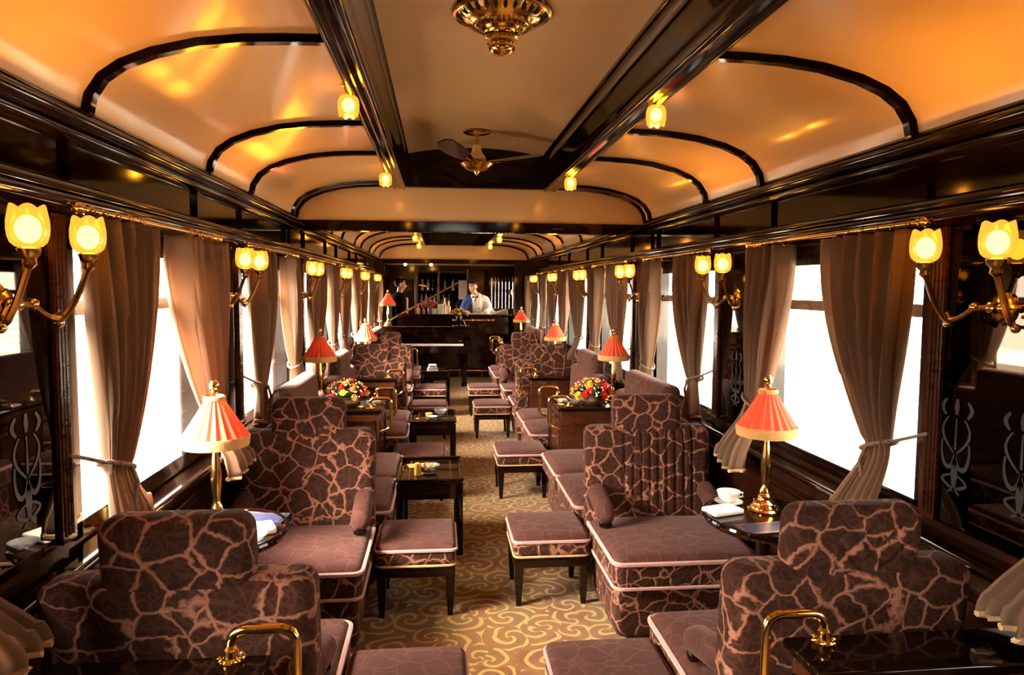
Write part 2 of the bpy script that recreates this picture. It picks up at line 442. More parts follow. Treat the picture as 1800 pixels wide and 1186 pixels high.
for sd in (-1, 1):
    s = SIDE[sd]
    f = lambda pr: [(sd * x, z) for x, z in pr]
    # cornice under the vault
    pr = [(1.37, 2.165), (1.30, 2.165), (1.285, 2.150)] + arc(1.30, 2.128, .022, 120, 250) + [(1.315, 2.10)] + arc(1.315, 2.085, .014, 120, 260) + [(1.345, 2.065), (1.37, 2.065)]
    trim(MB().sweep(f(pr), Y0, Y1), 'lacquer', 'dark gloss cornice moulding along the %s side of the vault' % s, 'cornice')
    pr = [(1.37, 1.945), (1.335, 1.94)] + arc(1.315, 1.918, .026, 90, 200) + arc(1.305, 1.888, .02, 110, 270) + [(1.335, 1.855), (1.37, 1.85)]
    trim(MB().sweep(f(pr), Y0, Y1), 'lacquer', 'dark rounded rail above the %s windows' % s, 'rail')
    trim(MB().box(sd * 1.352, sd * 1.366, Y0, Y1, 1.94, 2.07), 'lacquer', 'glossy dark frieze panel above the %s windows' % s, 'frieze', False)
    pr = [(1.37, .868), (1.262, .866)] + arc(1.262, .852, .014, 90, 270) + [(1.30, .83), (1.34, .82), (1.352, .79), (1.37, .78)]
    trim(MB().sweep(f(pr), Y0, Y1), 'lacquer', 'dark gloss sill rail under the %s windows' % s, 'sill')
    pr = [(1.37, .74), (1.352, .735), (1.34, .72), (1.352, .70), (1.37, .69)]
    trim(MB().sweep(f(pr), Y0, Y1), 'woodh', 'thin dado moulding low on the %s wall' % s)
    mb = MB(); mb.box(sd * 1.345, sd * 1.362, Y0, Y1, 0, .12)
    struct('baseboard_' + s, mb, 'lacquer', 'dark baseboard along the %s wall' % s, 'baseboard', False)
    # beam beside the raised ceiling strip
    pr = [(.615, 2.43), (.62, 2.40), (.61, 2.385), (.60, 2.38)] + arc(.585, 2.372, .017, 30, -130) + [(.565, 2.365), (.555, 2.358), (.535, 2.362)] + arc(.52, 2.372, .016, -60, -200) + \
         [(.498, 2.40), (.492, 2.42), (.492, 2.50), (.484, 2.515), (.492, 2.53), (.492, 2.58), (.480, 2.595), (.486, 2.62), (.52, 2.64), (.60, 2.64)]
    for y0, y1, q in ((Y0, 5.28, 'nearer'), (5.42, 12.56, 'farther')):
        trim(MB().sweep(f(pr), y0, y1), 'lacquer', 'black gloss beam on the %s of the %s ceiling strip' % (s, q), 'beam')
# cross members inside the raised strip's sides
# ribs
def rib(y, w=.045, label=''):
    mb = MB()
    full = [(-x, z) for x, z in VP] ; right = [(x, z) for x, z in VP][::-1]
    for pr in ([(-x, z) for x, z in VP], [(x, z) for x, z in VP]):
        pts = []
        for i, (x, z) in enumerate(pr):
            a = Vector(pr[max(i - 1, 0)]); b = Vector(pr[min(i + 1, len(pr) - 1)]); t = (b - a).normalized()
            n = Vector((-t.y, t.x))
            if n.y > 0: n = -n
            pts.append(((x, z), (x + n.x * .022, z + n.y * .022)))
        vs = []
        for (o, i_) in pts:
            vs += [(o[0], y - w / 2, o[1]), (i_[0] , y - w * .32, i_[1]), (i_[0], y + w * .32, i_[1]), (o[0], y + w / 2, o[1])]
        fs = []
        for k in range(len(pts) - 1):
            for j in range(4):
                fs.append((k * 4 + j, k * 4 + (j + 1) % 4, k * 4 + 4 + (j + 1) % 4, k * 4 + 4 + j))
        fs += [(0, 1, 2, 3), tuple(len(vs) - 4 + j for j in range(4))]
        mb.add(vs, fs)
    for sd in (-1, 1): mb.box(sd * 1.335, sd * 1.36, y - w / 2, y + w / 2, 1.93, 2.09)
    trim(mb, 'lacquer', label, 'ceiling rib')
ribs = []
for k, c in enumerate(PIER + [12.865]):
    for d in (-.36, .36):
        y = c + d
        if y < 12.7: ribs.append(y)
ribs.insert(0, 1.885 - P + .36)
for i, y in enumerate(sorted(ribs)):
    rib(y, .05, 'black arched rib on the vault, %s from the viewpoint' % ['nearest', 'second', 'third', 'fourth', 'fifth, before the nearer bulkhead', 'sixth', 'seventh', 'eighth', 'ninth', 'tenth', 'eleventh', 'twelfth', 'thirteenth', 'fourteenth'][i])
rib(5.325, .04, 'slim black arched rib framing the nearer cream bulkhead panel')
rib(12.60, .04, 'slim black arched rib framing the farther cream bulkhead panel')
def bulkhead(y, zt, which):
    poly = [(-1.30, zt)] + [(-x, z) for x, z in VP] + [(x, z) for x, z in VP[::-1]] + [(1.30, zt)]
    trim(MB().sweep(poly, y + .01, y + .09), 'cream', 'cream arched panel on the %s ceiling bulkhead' % which, 'bulkhead')
    pr = []
    mb = MB().box(-1.355, 1.355, y - .01, y + .11, zt - .035, zt + .005)
    mb.box(-1.355, 1.355, y + .0, y + .10, zt - .07, zt - .035)
    trim(mb, 'lacquer', 'dark crossbeam under the %s arched bulkhead panel' % which, 'beam', False)
    mb = MB().box(-.60, .60, y - .065, y + .06, 2.375, 2.66)
    mb.box(-.025, .025, y - .075, y - .065, 2.39, 2.56); mb.box(-.60, .60, y - .08, y - .065, 2.37, 2.40)
    mb.box(-.60, .60, y - .08, y - .065, 2.55, 2.66)
    trim(mb, 'lacquer', 'dark gloss end panel closing the %s ceiling strip' % which, 'panel', False)
bulkhead(5.34, 2.125, 'nearer')
bulkhead(12.60, 2.125, 'farther')
for sd in (-1, 1):
    mb = MB().box(sd * (1.06 if sd > 0 else 1.22), sd * 1.36, 12.58, 12.72, 0, 2.10)
    trim(mb, 'woodh', 'dark wooden partition post on the %s before the bar' % SIDE[sd], 'post', False)

# ------------------------------------------------------------------ windows
wn = [0]
for sd in (-1, 1):
    for k, c in enumerate(WIN + WINB):
        wn[0] += 1
        w = thing('window_%d' % wn[0], '%s window in the %s wall, counted from the viewpoint' % (ORD[k], SIDE[sd]) if k < 8 else '%s window in the %s wall, behind the viewpoint' % (ORD[k - 8], SIDE[sd]), 'window', (sd * 1.40, c, 0), 0, None, 'structure')
        mb = MB()
        for y in (-.6, .555): mb.box(-.035, .05, y, y + .045, .88, 1.80)
        mb.box(-.035, .05, -.6, .6, .88, .93); mb.box(-.035, .05, -.6, .6, 1.755, 1.80)
        ob('frame', mb, 'lacquer', w, False)
        mb = MB().box(-.015, .03, -.56, .56, 1.555, 1.60); mb.box(-.022, -.015, -.56, .56, 1.57, 1.585)
        ob('transom_bar', mb, 'sash', w, False)
        ob('mullion', MB().box(-.01, .02, -.02, .02, 1.60, 1.757), 'sash', w, False)
        ob('glass_pane', MB().box(.012, .016, -.56, .56, .925, 1.757), 'glass', w, False)
        mb = MB().box(-.05, -.035, -.60, .60, .888, .915)
        ob('sill', mb, 'lacquer', w, False)
        if k in (1, 2, 3):
            mb = MB().ball((-.045, sd * -.30 if sd > 0 else -.30, 1.735), .016, 10, 8); mb.tube([(-.045, -.30, 1.735), (-.02, -.30, 1.76)], .005)
            ob('catch_knob', mb, 'steel', w)

# ------------------------------------------------------------------ mirror panels on the piers
for sd in (-1, 1):
    for k, c in enumerate(PIER):
        t = thing('mirror_panel', 'dark mirror panel on the %s wall between its %s and %s windows' % (SIDE[sd], ORD[k], ORD[k + 1]), 'mirror', (sd * 1.36, c, 0), 0 if sd < 0 else PI, 'mirror panels on the window piers')
        ob('mirror_glass', MB().box(-.002, .010, -.235, .235, .90, 1.85), 'mirror', t, False)
        for e in (-1, 1):
            mb = MB().box(-.002, .022, e * .235, e * .312, .90, 1.85)
            for q in (.25, .268, .286): mb.tube([(.022, e * q, .92), (.022, e * q, 1.84)], .006, 6)
            ob('pilaster', mb, 'redwood', t)
        if k < 2:
            # etched tulips and scrolls
            for yy in (-.165, .09) if k == 0 else (0,):
                mb = MB(); X = .012
                def flat(path, r):
                    # thin ribbon lying on the glass
                    pts = [Vector((0, p[0], p[1])) for p in path]; vs = []; fs = []
                    for i, p in enumerate(pts):
                        tt = (pts[min(i + 1, len(pts) - 1)] - pts[max(i - 1, 0)]).normalized()
                        n = Vector((0, -tt.z, tt.y)); rr = r * (1 - .5 * abs(2 * i / (len(pts) - 1) - 1))
                        for q in (-1, 1): vs.append((X, yy + p.y + q * n.y * rr, p.z + q * n.z * rr))
                    for i in range(len(pts) - 1): fs.append((2 * i, 2 * i + 1, 2 * i + 3, 2 * i + 2))
                    mb.add(vs, fs)
                z0 = 1.09
                flat([(0, z0 + .02 * i) for i in range(9)], .005)
                for e in (-1, 1):
                    flat([(e * (.008 + .05 * math.sin(i / 9 * 2.6)), z0 + .05 + .11 * i / 9) for i in range(10)], .006)
                    flat([(e * .05 * (1 - math.cos(i / 9 * 3.6)) * .6, z0 + .06 - .06 * math.sin(i / 9 * 3.6)) for i in range(10)], .008)
                    flat([(e * (.012 + .04 * math.sin(i / 11 * 4.4)), z0 - .02 - .06 * i / 11) for i in range(12)], .006)
                    # tulip petals at the tip
                    flat([(e * .045 + e * .018 * math.sin(i / 6 * PI), z0 + .165 + .05 * i / 6) for i in range(7)], .009)
                flat([(.0, z0 + .17 + .05 * i / 5) for i in range(6)], .011)
                flat([(.0, z0 - .06 + .09 * i / 5) for i in range(6)], .016)
                ob('etched_motif', mb, 'etch', t, False)

# ------------------------------------------------------------------ sconces
def tulip(mb, o, h=.090, r=.043, up=1):
    pr = [(.3, 0), (.66, .04), (.88, .14), (.99, .30), (1.03, .48), (1.02, .68), (.95, .85), (.90, .95), (.86, 1.0)]
    mb.lathe([(r * a, up * h * b) for a, b in pr], 36, o, rfn=lambda t, z: 1 + .03 * math.cos(6 * t), zfn=lambda t, z, rr: up * (.009 * abs(math.cos(3 * t)) * (abs(z) / h) ** 5))
t0 = thing('wall_sconce', '', 'wall lamp')
mb = MB()
for q, (r, x) in enumerate(((.045, 0), (.045, .008), (.032, .012), (.030, .02), (.014, .03), (.008, .05))): pass
pr = [(.046, 0), (.046, .006), (.036, .012), (.034, .018), (.018, .026), (.014, .04), (.016, .05), (.006, .058)]
vs = []; fs = []
seg = 20
for r, x in pr:
    for a in range(seg):
        q = 2 * PI * a / seg; rr = r * (1 + .10 * math.cos(8 * q) * (1 if r > .03 else 0)); vs.append((x, rr * math.cos(q), rr * math.sin(q)))
for i in range(len(pr) - 1):
    for a in range(seg): fs.append((i * seg + a, i * seg + (a + 1) % seg, (i + 1) * seg + (a + 1) % seg, (i + 1) * seg + a))
fs.append(tuple((len(pr) - 1) * seg + a for a in range(seg)))
mb.add(vs, fs)
ob('backplate', mb, 'oldbrass', t0)
for e in (-1, 1):
    mb = MB()
    mb.tube(smooth_path([(.035, 0, 0), (.05, e * .05, .0), (.06, e * .10, -.035), (.085, e * .125, -.045), (.115, e * .135, .005), (.15, e * .14, .10)], .03, 4), [.008] * 21 + [.009, .011], 8) if False else \
        mb.tube(smooth_path([(.035, 0, 0), (.05, e * .05, .0), (.06, e * .10, -.035), (.085, e * .125, -.045), (.115, e * .135, .005), (.15, e * .14, .10)], .03, 4), .0085, 8)
    mb.ball((.05, e * .052, 0), .016, 10, 8); mb.ball((.075, e * .128, -.052), .013, 10, 8)
    mb.tube(smooth_path([(.085, e * .125, -.045), (.06, e * .15, -.05), (.05, e * .15, -.025), (.07, e * .14, -.02)], .012, 3), .005, 6)
    mb.lathe([(.006, -.01), (.016, .0), (.013, .012), (.022, .022), (.026, .036), (.02, .04)], 16, (.15, e * .14, .095), cap1=True)
    a = ob('arm', mb, 'oldbrass', t0)
    mb = MB(); tulip(mb, (.15, e * .14, .133)); s_ = ob('tulip_shade', mb, 'tulip', t0)
    mb = MB().ball((.15, e * .14, .176), .027, 10, 8, (1, 1, 1.2)); ob('light_bulb', mb, 'bulb', s_)
    ob('glow_shell', MB().ball((.15, e * .14, .176), .034, 14, 10, (1, 1, 1.1)), 'soft_glow', s_)  # added glowing shell; its emission colours a soft halo round the bulb
first = True
for sd in (-1, 1):
    for k, c in enumerate(PIER + [.055]):
        if k == 6: continue
        lb = 'twin brass sconce with lit amber tulips on the %s mirror pier, %s wall' % (ORD[k], SIDE[sd])
        loc = (sd * 1.349, c, 1.60); rz = 0 if sd < 0 else PI
        if first:
            t0.location = loc; t0.rotation_euler = (0, 0, rz); t0['label'] = lb; t0['group'] = 'twin tulip wall sconces'; first = False
        else: dup(t0, loc, rz, lb, 'twin tulip wall sconces')
# pendants under the ceiling beams
t0 = thing('pendant_lamp', '', 'ceiling lamp')
mb = MB().lathe([(.03, .048), (.03, .042), (.018, .038), (.014, .026), (.022, .016), (.022, .006)], 16, cap0=True)
ob('brass_cap', mb, 'brass', t0)
mb = MB(); tulip(mb, (0, 0, .012), .074, .038, -1); s_ = ob('tulip_shade', mb, 'tulip', t0)
ob('light_bulb', MB().ball((0, 0, -.026), .023, 10, 8, (1, 1, 1.15)), 'bulb', s_)
ob('glow_shell', MB().ball((0, 0, -.027), .030, 14, 10, (1, 1, 1.05)), 'soft_glow', s_)  # same added shell, with the halo put into its emission colour
first = True
for sd in (-1, 1):
    for k in range(6):
        y = 2.76 + P * k
        lb = 'lit amber tulip lamp under the %s ceiling beam, %s from the viewpoint' % (SIDE[sd], ORD[k])
        loc = (-.60 if sd < 0 else .58, y, 2.350)
        if first: t0.location = loc; t0['label'] = lb; t0['group'] = 'tulip lamps under the ceiling beams'; first = False
        else: dup(t0, loc, 0, lb, 'tulip lamps under the ceiling beams')

# ------------------------------------------------------------------ ceiling rosette lamp and fan
t = thing('ceiling_rosette', 'pierced brass bowl lamp on the centre of the ceiling', 'ceiling lamp', (-.035, 2.66, 2.655))
t.scale = (1, 1, .68)
pr = [(.178, .0), (.186, -.010), (.182, -.022), (.170, -.026), (.165, -.03), (.150, -.048), (.128, -.066), (.110, -.076), (.106, -.082), (.098, -.088), (.082, -.098), (.076, -.100), (.070, -.112), (.062, -.114)]
mb = MB().lathe(pr, 48, rfn=lambda q, z: 1 + (.008 * math.cos(24 * q) if -.1 < z < -.035 else 0), cap0=True)
ob('pierced_bowl', mb, 'brass', t)
mb = MB(); mb2 = MB()
for i in range(28):
    a = 2 * PI * i / 28
    c = Vector((.151 * math.cos(a), .151 * math.sin(a), -.0495)); rad = Vector((math.cos(a), math.sin(a), 0)); tan = Vector((-rad.y, rad.x, 0)); dn = Vector((rad.x * .75, rad.y * .75, .62))
    nrm = tan.cross(dn).normalized()
    if nrm.z > 0: nrm = -nrm
    vs = [c + nrm * .002 + dn * .019 * math.cos(q * PI / 5) + tan * .007 * math.sin(q * PI / 5) for q in range(10)]
    mb.add(vs, [tuple(range(10))])
    c2 = Vector((.092 * math.cos(a), .092 * math.sin(a), -.0935)); vs = [c2 + nrm * .002 + dn * .008 * math.cos(q * PI / 4) + tan * .004 * math.sin(q * PI / 4) for q in range(8)]
    mb2.add(vs, [tuple(range(8))])
ob('pierced_lattice', mb, 'darkhole', t, False)
ob('inner_pierced_lattice', mb2, 'darkhole', t, False)
mb = MB().lathe([(.062, -.113), (.064, -.118), (.058, -.124), (.056, -.140), (.060, -.146), (.052, -.152), (.050, -.170), (.054, -.176), (.044, -.180)], 32)
ob('stepped_stem', mb, 'brass', t)
ob('end_knob', MB().lathe([(.044, -.178), (.049, -.19), (.048, -.205), (.036, -.222), (.018, -.230), (.002, -.232)], 24), 'brass', t)
mb = MB()
for i in range(40):
    a = 2 * PI * i / 40; mb.ball((.104 * math.cos(a), .104 * math.sin(a), -.085), .006, 6, 4)
ob('bead_ring', mb, 'brass', t)

t = thing('ceiling_fan', 'small brass ceiling fan with dark blades below the raised ceiling strip', 'ceiling fan', (-.02, 4.70, 2.655))
ob('canopy', MB().lathe([(.085, .0), (.09, -.006), (.075, -.014), (.03, -.018), (.012, -.022)], 24, cap0=True, cap1=True), 'oldbrass', t)
ob('rod', MB().tube([(0, 0, -.015), (0, 0, -.09)], .011, 10), 'oldbrass', t)
ob('motor_housing', MB().lathe([(.012, -.085), (.026, -.09), (.034, -.13), (.036, -.135), (.05, -.15), (.062, -.175), (.058, -.185), (.03, -.195)], 24, cap1=True), 'cream', t)
ob('bowl', MB().lathe([(.03, -.19), (.10, -.20), (.108, -.208), (.10, -.214), (.09, -.222), (.06, -.245), (.02, -.255), (.012, -.268), (.002, -.28)], 28), 'brass', t)
for ang in (238, 358, 118):
    a = math.radians(ang); mb = MB(); d = Vector((math.cos(a), math.sin(a), 0)); n = Vector((-d.y, d.x, .35)).normalized()
    vs = []
    for i in range(9):
        q = i / 8; rr = .08 + .36 * q; w = .022 + .036 * math.sin(min(1, q * 1.25) * PI * .62)
        if i == 8: w *= .45
        for zz in (0, .008):
            for e in (-1, 1): vs.append(d * rr + n * w * e + Vector((0, 0, -.195 + .05 * q + zz)))
    fs = []
    for i in range(8):
        o = i * 4
        for (p, q) in ((0, 1), (1, 3), (3, 2), (2, 0)): fs.append((o + p, o + q, o + 4 + q, o + 4 + p))
    fs += [(0, 1, 3, 2), (32, 33, 35, 34)]
    mb.add(vs, fs)
    b_ = ob('blade', mb, 'woodh', t)
    mb = MB().tube([d * .05 + Vector((0, 0, -.2)), d * .10 + Vector((0, 0, -.19)), d * .15 + Vector((0, 0, -.186))], [.01, .008, .012], 8); ob('blade_bracket', mb, 'brass', b_)
# second, distant rosette
t2 = thing('ceiling_rosette', 'small distant brass ceiling lamp beyond the nearer bulkhead', 'ceiling lamp', (-.02, 8.4, 2.655))
ob('pierced_bowl', MB().lathe(pr, 32, cap0=True), 'brass', t2)
ob('end_knob', MB().lathe([(.062, -.113), (.055, -.15), (.05, -.18), (.04, -.215), (.002, -.23)], 20), 'brass', t2)

# ------------------------------------------------------------------ upholstered seating
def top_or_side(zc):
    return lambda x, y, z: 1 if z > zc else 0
def rrect(x0, x1, y0, y1, r, z):
    return smooth_path([(x0, y1, z), (x0, y0, z), (x1, y0, z), (x1, y1, z)], r, 5)
def recline(x, y, z): return (x, y + (z - .30) * .10, z)
def make_chair(name, label, grp, pleat=0, quilt=0):
    t = thing(name, label, 'armchair', (0, 0, 0), 0, grp)
    ob('base', MB().rbox(-.325, .325, -.345, .30, .015, .275, .03, fn=lambda x, y, z: (x * (1 - .05 * (1 - z / .27)), y + (.04 * (1 - z / .27) if y < 0 else 0), z)), 'velvet', t)
    cr = lambda x, y, z: (x, y, z + (.020 * max(0, 1 - (x / .36) ** 2) * max(0, 1 - ((y + .1) / .32) ** 2) if z > .38 else 0))
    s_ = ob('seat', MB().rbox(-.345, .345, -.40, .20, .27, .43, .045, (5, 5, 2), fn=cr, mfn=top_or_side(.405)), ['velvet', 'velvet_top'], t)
    ob('seat_cord', MB().tube(rrect(-.345, .345, -.40, .19, .05, .402), .011, 6), 'cord', s_)
    ob('lower_cord', MB().tube(rrect(-.343, .343, -.398, .19, .05, .288), .008, 6), 'cord', s_)
    def bf(x, y, z):
        if pleat and y < .24 and z > .42:
            g = 0
            for q in range(9):
                xc = -.14 + q * .047
                g = max(g, 1 - min(1, abs(x - xc) / .012))
            y += .013 * g
        return recline(x, y, z)
    b_ = ob('backrest', MB().rbox(-.345, .345, .19, .345, .25, .90, .05, (90 if pleat else 4, 2, 5), 3, fn=bf, mfn=lambda x, y, z: 0), ['velvet'], t)
    def hf(x, y, z):
        if quilt and y > .30:
            u, v = (x + z) / .075, (x - z) / .075
            g = min(abs(u - round(u)), abs(v - round(v))) * 2
            amp = min(1, max(0, (.12 - x) / .08)) if True else 1
            y -= .010 * (1 - min(1, g / .45)) ** 1.0 * amp
        return recline(x, y, z)
    ob('headrest', MB().rbox(-.19, .19, .205, .335, .80, 1.065, .05, (56, 2, 44) if quilt else (3, 2, 3), 3, fn=hf), 'velvet', t)
    for e in (-1, 1):
        def af(x, y, z): return (x, y, z - (.22 - y) * .25)
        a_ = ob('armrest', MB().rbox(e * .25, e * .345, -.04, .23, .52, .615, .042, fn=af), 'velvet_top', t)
        ob('armrest_foot', MB().rbox(e * .265, e * .33, -.022, .02, .442, .475, .01), 'lacquer', a_)
    return t
def make_settee(name, label, grp, W=.668):
    recline = lambda x, y, z: (x, y + (z - .30) * .05, z)
    t = thing(name, label, 'settee', (0, 0, 0), 0, grp)
    ob('base', MB().rbox(-W + .013, W - .013, -.29, .28, .015, .275, .03), 'velvet', t)
    for e in (-1, 1):
        x0, x1 = sorted((e * .005, e * W)); xm = (x0 + x1) / 2
        cr = lambda x, y, z: (x, y, z + (.030 * max(0, 1 - ((x - xm) / .35) ** 2) * max(0, 1 - ((y + .1) / .32) ** 2) if z > .38 else 0))
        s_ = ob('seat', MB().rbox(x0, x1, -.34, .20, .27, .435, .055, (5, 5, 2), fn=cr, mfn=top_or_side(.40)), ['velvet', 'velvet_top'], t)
        ob('seat_cord', MB().tube(rrect(x0, x1, -.34, .19, .05, .405), .010, 6), 'cord', s_)
    ob('backrest', MB().rbox(-W, W, .175, .315, .25, .90, .055, (6, 2, 4), 3, fn=recline), 'velvet_back', t)
    ob('headrest', MB().rbox(-W + .208, W - .208, .19, .31, .82, 1.065, .05, (5, 2, 3), 3, fn=recline), 'velvet_back', t)
    return t
M['velvet_back'] = velvet('cut_velvet_soft', (.068, .026, .019), (.18, .082, .058), .5, sheen=.16)
G = 'velvet armchairs'
XR, XL = .87, -.945
make_chair('armchair', 'near right velvet armchair turned away, quilted headrest beside the brass handle', G, quilt=1).location = (XR + .0, 2.165, 0)
bpy.data.objects['armchair'].rotation_euler = (0, 0, PI)
cA = make_chair('armchair', 'near left velvet armchair turned away, dark back in the corner shadow', G)
cA.location = (XL + .012, 2.22, 0); cA.rotation_euler = (0, 0, PI)
cB = make_chair('armchair', 'right velvet armchair facing the camera with vertical pleats down its back', G, pleat=1)
cB.location = (XR, 3.46, 0)
dup(cA, (XL, 3.46, 0), 0, 'left velvet armchair facing the camera behind the red-shaded table lamp', G)
dup(cA, (XR, 7.665, 0), PI, 'far right velvet armchair turned away, behind the second brass-railed cabinet', G)
dup(cA, (XL, 7.665, 0), PI, 'far left velvet armchair turned away, behind the second brass-railed cabinet', G)
dup(cA, (XR - .01, 8.90, 0), 0, 'farthest right velvet armchair facing the camera beyond the pale lamp', G)
dup(cA, (XL, 8.90, 0), 0, 'farthest left velvet armchair facing the camera, just before the piano', G)
G = 'velvet settees along the walls'
sA = make_settee('settee', 'right velvet settee along the wall before the red lamp', G)
sA.location = (.84, 4.56, 0); sA.rotation_euler = (0, 0, -PI / 2)
dup(sA, (-.872, 4.56, 0), PI / 2, 'left velvet settee along the wall before the red lamp', G)
sB = make_settee('settee', 'x', G, .575); sB.location = (.84, 6.44, 0); sB.rotation_euler = (0, 0, -PI / 2); sB['label'] = 'right velvet settee along the wall just beyond the flower cabinet'
dup(sB, (-.872, 6.44, 0), PI / 2, 'left velvet settee along the wall just beyond the flower cabinet', G)
dup(sA, (.84, 10.38, 0), -PI / 2, 'farthest right velvet settee along the wall near the bar', G)
dup(sA, (-.872, 10.38, 0), PI / 2, 'farthest left velvet settee along the wall beside the piano', G)
dup(sA, (.90, .72, 0), -PI / 2, 'nearest right velvet settee cut by the bottom right corner', G)

# ------------------------------------------------------------------ stools
def make_stool(label):
    t = thing('footstool', label, 'footstool', (0, 0, 0), 0, 'velvet footstools in the aisle')
    cr = lambda x, y, z: (x, y, z + (.014 * max(0, 1 - (x / .22) ** 2) * max(0, 1 - (y / .22) ** 2) if z > .34 else 0))
    c_ = ob('cushion', MB().rbox(-.20, .20, -.21, .21, .262, .375, .03, (4, 4, 1), fn=cr, mfn=top_or_side(.352)), ['velvet', 'velvet_top'], t)
    q = smooth_path([(-.20, 0, .346), (-.20, -.21, .346), (.20, -.21, .346), (.20, .21, .346), (-.20, .21, .346), (-.20, 0, .346)], .035, 4)
    ob('cord', MB().tube(q[:-1], .009, 6, closed=True), 'cord', c_)
    q = [(p[0] * .98, p[1] * .98, .268) for p in q]
    ob('lower_cord', MB().tube(q[:-1], .006, 6, closed=True), 'goldcord', c_)
    ob('apron', MB().rbox(-.195, .195, -.195, .195, .205, .266, .006, (1, 1, 1), 1), 'lacquer', t)
    for sx in (-1, 1):
        for sy in (-1, 1):
            x, y = sx * .17, sy * .17; vs = []
            for z, h in ((0, .013), (.19, .023), (.21, .024)):
                vs += [(x - h, y - h, z), (x + h, y - h, z), (x + h, y + h, z), (x - h, y + h, z)]
            fs = [(3, 2, 1, 0), (8, 9, 10, 11)] + [(o + a, o + (a + 1) % 4, o + 4 + (a + 1) % 4, o + 4 + a) for o in (0, 4) for a in range(4)]
            mb = MB(); mb.add(vs, fs); ob('leg', mb, 'lacquer', t, False)
    return t
SG = 'velvet footstools in the aisle'
st = make_stool('velvet footstool beside the near left facing armchair'); st.location = (-.38, 3.67, 0)
dup(st, (-.372, 2.265, 0), 0, 'velvet footstool cut by the bottom edge, left of the aisle')
dup(st, (-.42, 5.60, 0), 0, 'velvet footstool on the left between the two tray tables')
dup(st, (-.38, 7.86, 0), 0, 'velvet footstool just beyond the second tray table on the left')
dup(st, (-.38, 9.20, 0), 0, 'velvet footstool on the left near the third tray table')
dup(st, (.315, 3.74, 0), 0, 'velvet footstool beside the pleated right armchair')
dup(st, (.315, 2.265, 0), 0, 'velvet footstool cut by the bottom edge, right of the aisle')
dup(st, (.385, 5.62, 0), 0, 'velvet footstool on the right before the flower cabinet')
dup(st, (.315, 7.86, 0), 0, 'velvet footstool on the right beside the second brass rail')
dup(st, (.31, 9.22, 0), 0, 'velvet footstool farthest along the right of the aisle')

# ------------------------------------------------------------------ low tray tables
def make_tray(label):
    t = thing('tray_table', label, 'coffee table', (0, 0, 0), 0, 'low tray tables in the aisle')
    ob('table_top', MB().rbox(-.195, .195, -.29, .29, .445, .465, .006, (1, 1, 1), 2), 'lacquer', t)
    mb = MB()
    for x in (-.195, .195): mb.rbox(x - .012, x + .012, -.29, .29, .462, .482, .006, (1, 1, 1), 2)
    for y in (-.29, .29): mb.rbox(-.195, .195, y - .012, y + .012, .462, .482, .006, (1, 1, 1), 2)
    ob('raised_lip', mb, 'lacquer', t)
    mb = MB()
    for x in (-.13, .13): mb.box(x - .002, x + .002, -.23, .23, .4652, .4662)
    for y in (-.23, .23): mb.box(-.13, .13, y - .002, y + .002, .4652, .4662)
    ob('gilt_inlay', mb, 'gold', t, False)
    ob('apron', MB().box(-.18, .18, -.275, .275, .35, .446), 'woodh', t, False)
    mb = MB(); q = [(.05 * math.cos(a * PI / 8), -.2765, .40 + .016 * math.sin(a * PI / 8)) for a in range(16)]
    ob('oval_inlay', MB().tube(q, .0015, 5, closed=True), 'redwood', t)
    for sx in (-1, 1):
        for sy in (-1, 1):
            ob('leg', MB().rbox(sx * .18 - .022, sx * .18 + .022, sy * .275 - .022, sy * .275 + .022, 0, .45, .004, (1, 1, 1), 1), 'lacquer', t)
    return t
tr = make_tray('dark tray table on the left holding the crystal bowl'); tr.location = (-.322, 4.58, 0)
dup(tr, (-.322, 6.47, 0), 0, 'dark tray table on the left, second from the camera')
dup(tr, (-.322, 10.15, 0), 0, 'dark tray table before the piano')

# ------------------------------------------------------------------ cabinets with brass rails
def make_cabinet(label, depth, rails, x0=-.335, x1=.335):
    """local: aisle side at +x"""
    t = thing('low_cabinet', label, 'cabinet', (0, 0, 0), 0, 'brass-railed low cabinets')
    d = depth / 2
    mb = MB().rbox(x0, x1, -d, d, .0, .715, .008, (1, 1, 1), 1)
    ob('body', mb, 'redwood', t)
    mb = MB()
    for yy in (-d - .006,):
        mb.box(x0 + .03, x1 - .03, yy, -d, .08, .10); mb.box(x0 + .03, x1 - .03, yy, -d, .64, .66)
        mb.box(x0 + .03, x0 + .05, yy, -d, .08, .66); mb.box(x1 - .05, x1 - .03, yy, -d, .08, .66)
    mb.box(x1, x1 + .006, -d + .03, d - .03, .08, .10); mb.box(x1, x1 + .006, -d + .03, d - .03, .64, .66)
    mb.box(x1, x1 + .006, -d + .02, -d + .04, .08, .66); mb.box(x1, x1 + .006, d - .04, d - .02, .08, .66)
    ob('panel_moulding', mb, 'woodh', t, False)
    ob('cabinet_top', MB().rbox(x0 - .005, x1 + .02, -d - .012, d + .012, .715, .742, .008, (1, 1, 1), 2), 'lacquer', t)
    for y in rails:
        pts = smooth_path([(x1 - .07, y, .742), (x1 - .07, y, .822), (x1 + .085, y, .822), (x1 + .085, y, .60), (x1 + .01, y, .575), (x1 - .002, y, .575)], .045, 6)
        h = ob('hand_rail', MB().tube(pts, .0125, 12), 'brass', t)
        mb = MB().lathe([(.026, .742), (.028, .748), (.018, .756), (.015, .772), (.019, .778), (.013, .786)], 16, (x1 - .07, y, 0))
        for q in range(6):
            a = q * PI / 3; mb.ball((x1 - .07 + .026 * math.cos(a), y + .026 * math.sin(a), .75), .008, 6, 5)
        ob('rail_flange', mb, 'brass', h)
    return t
cab = make_cabinet('mahogany cabinet with flowers and red lamp, against the right wall', .58, (-.26, .26))
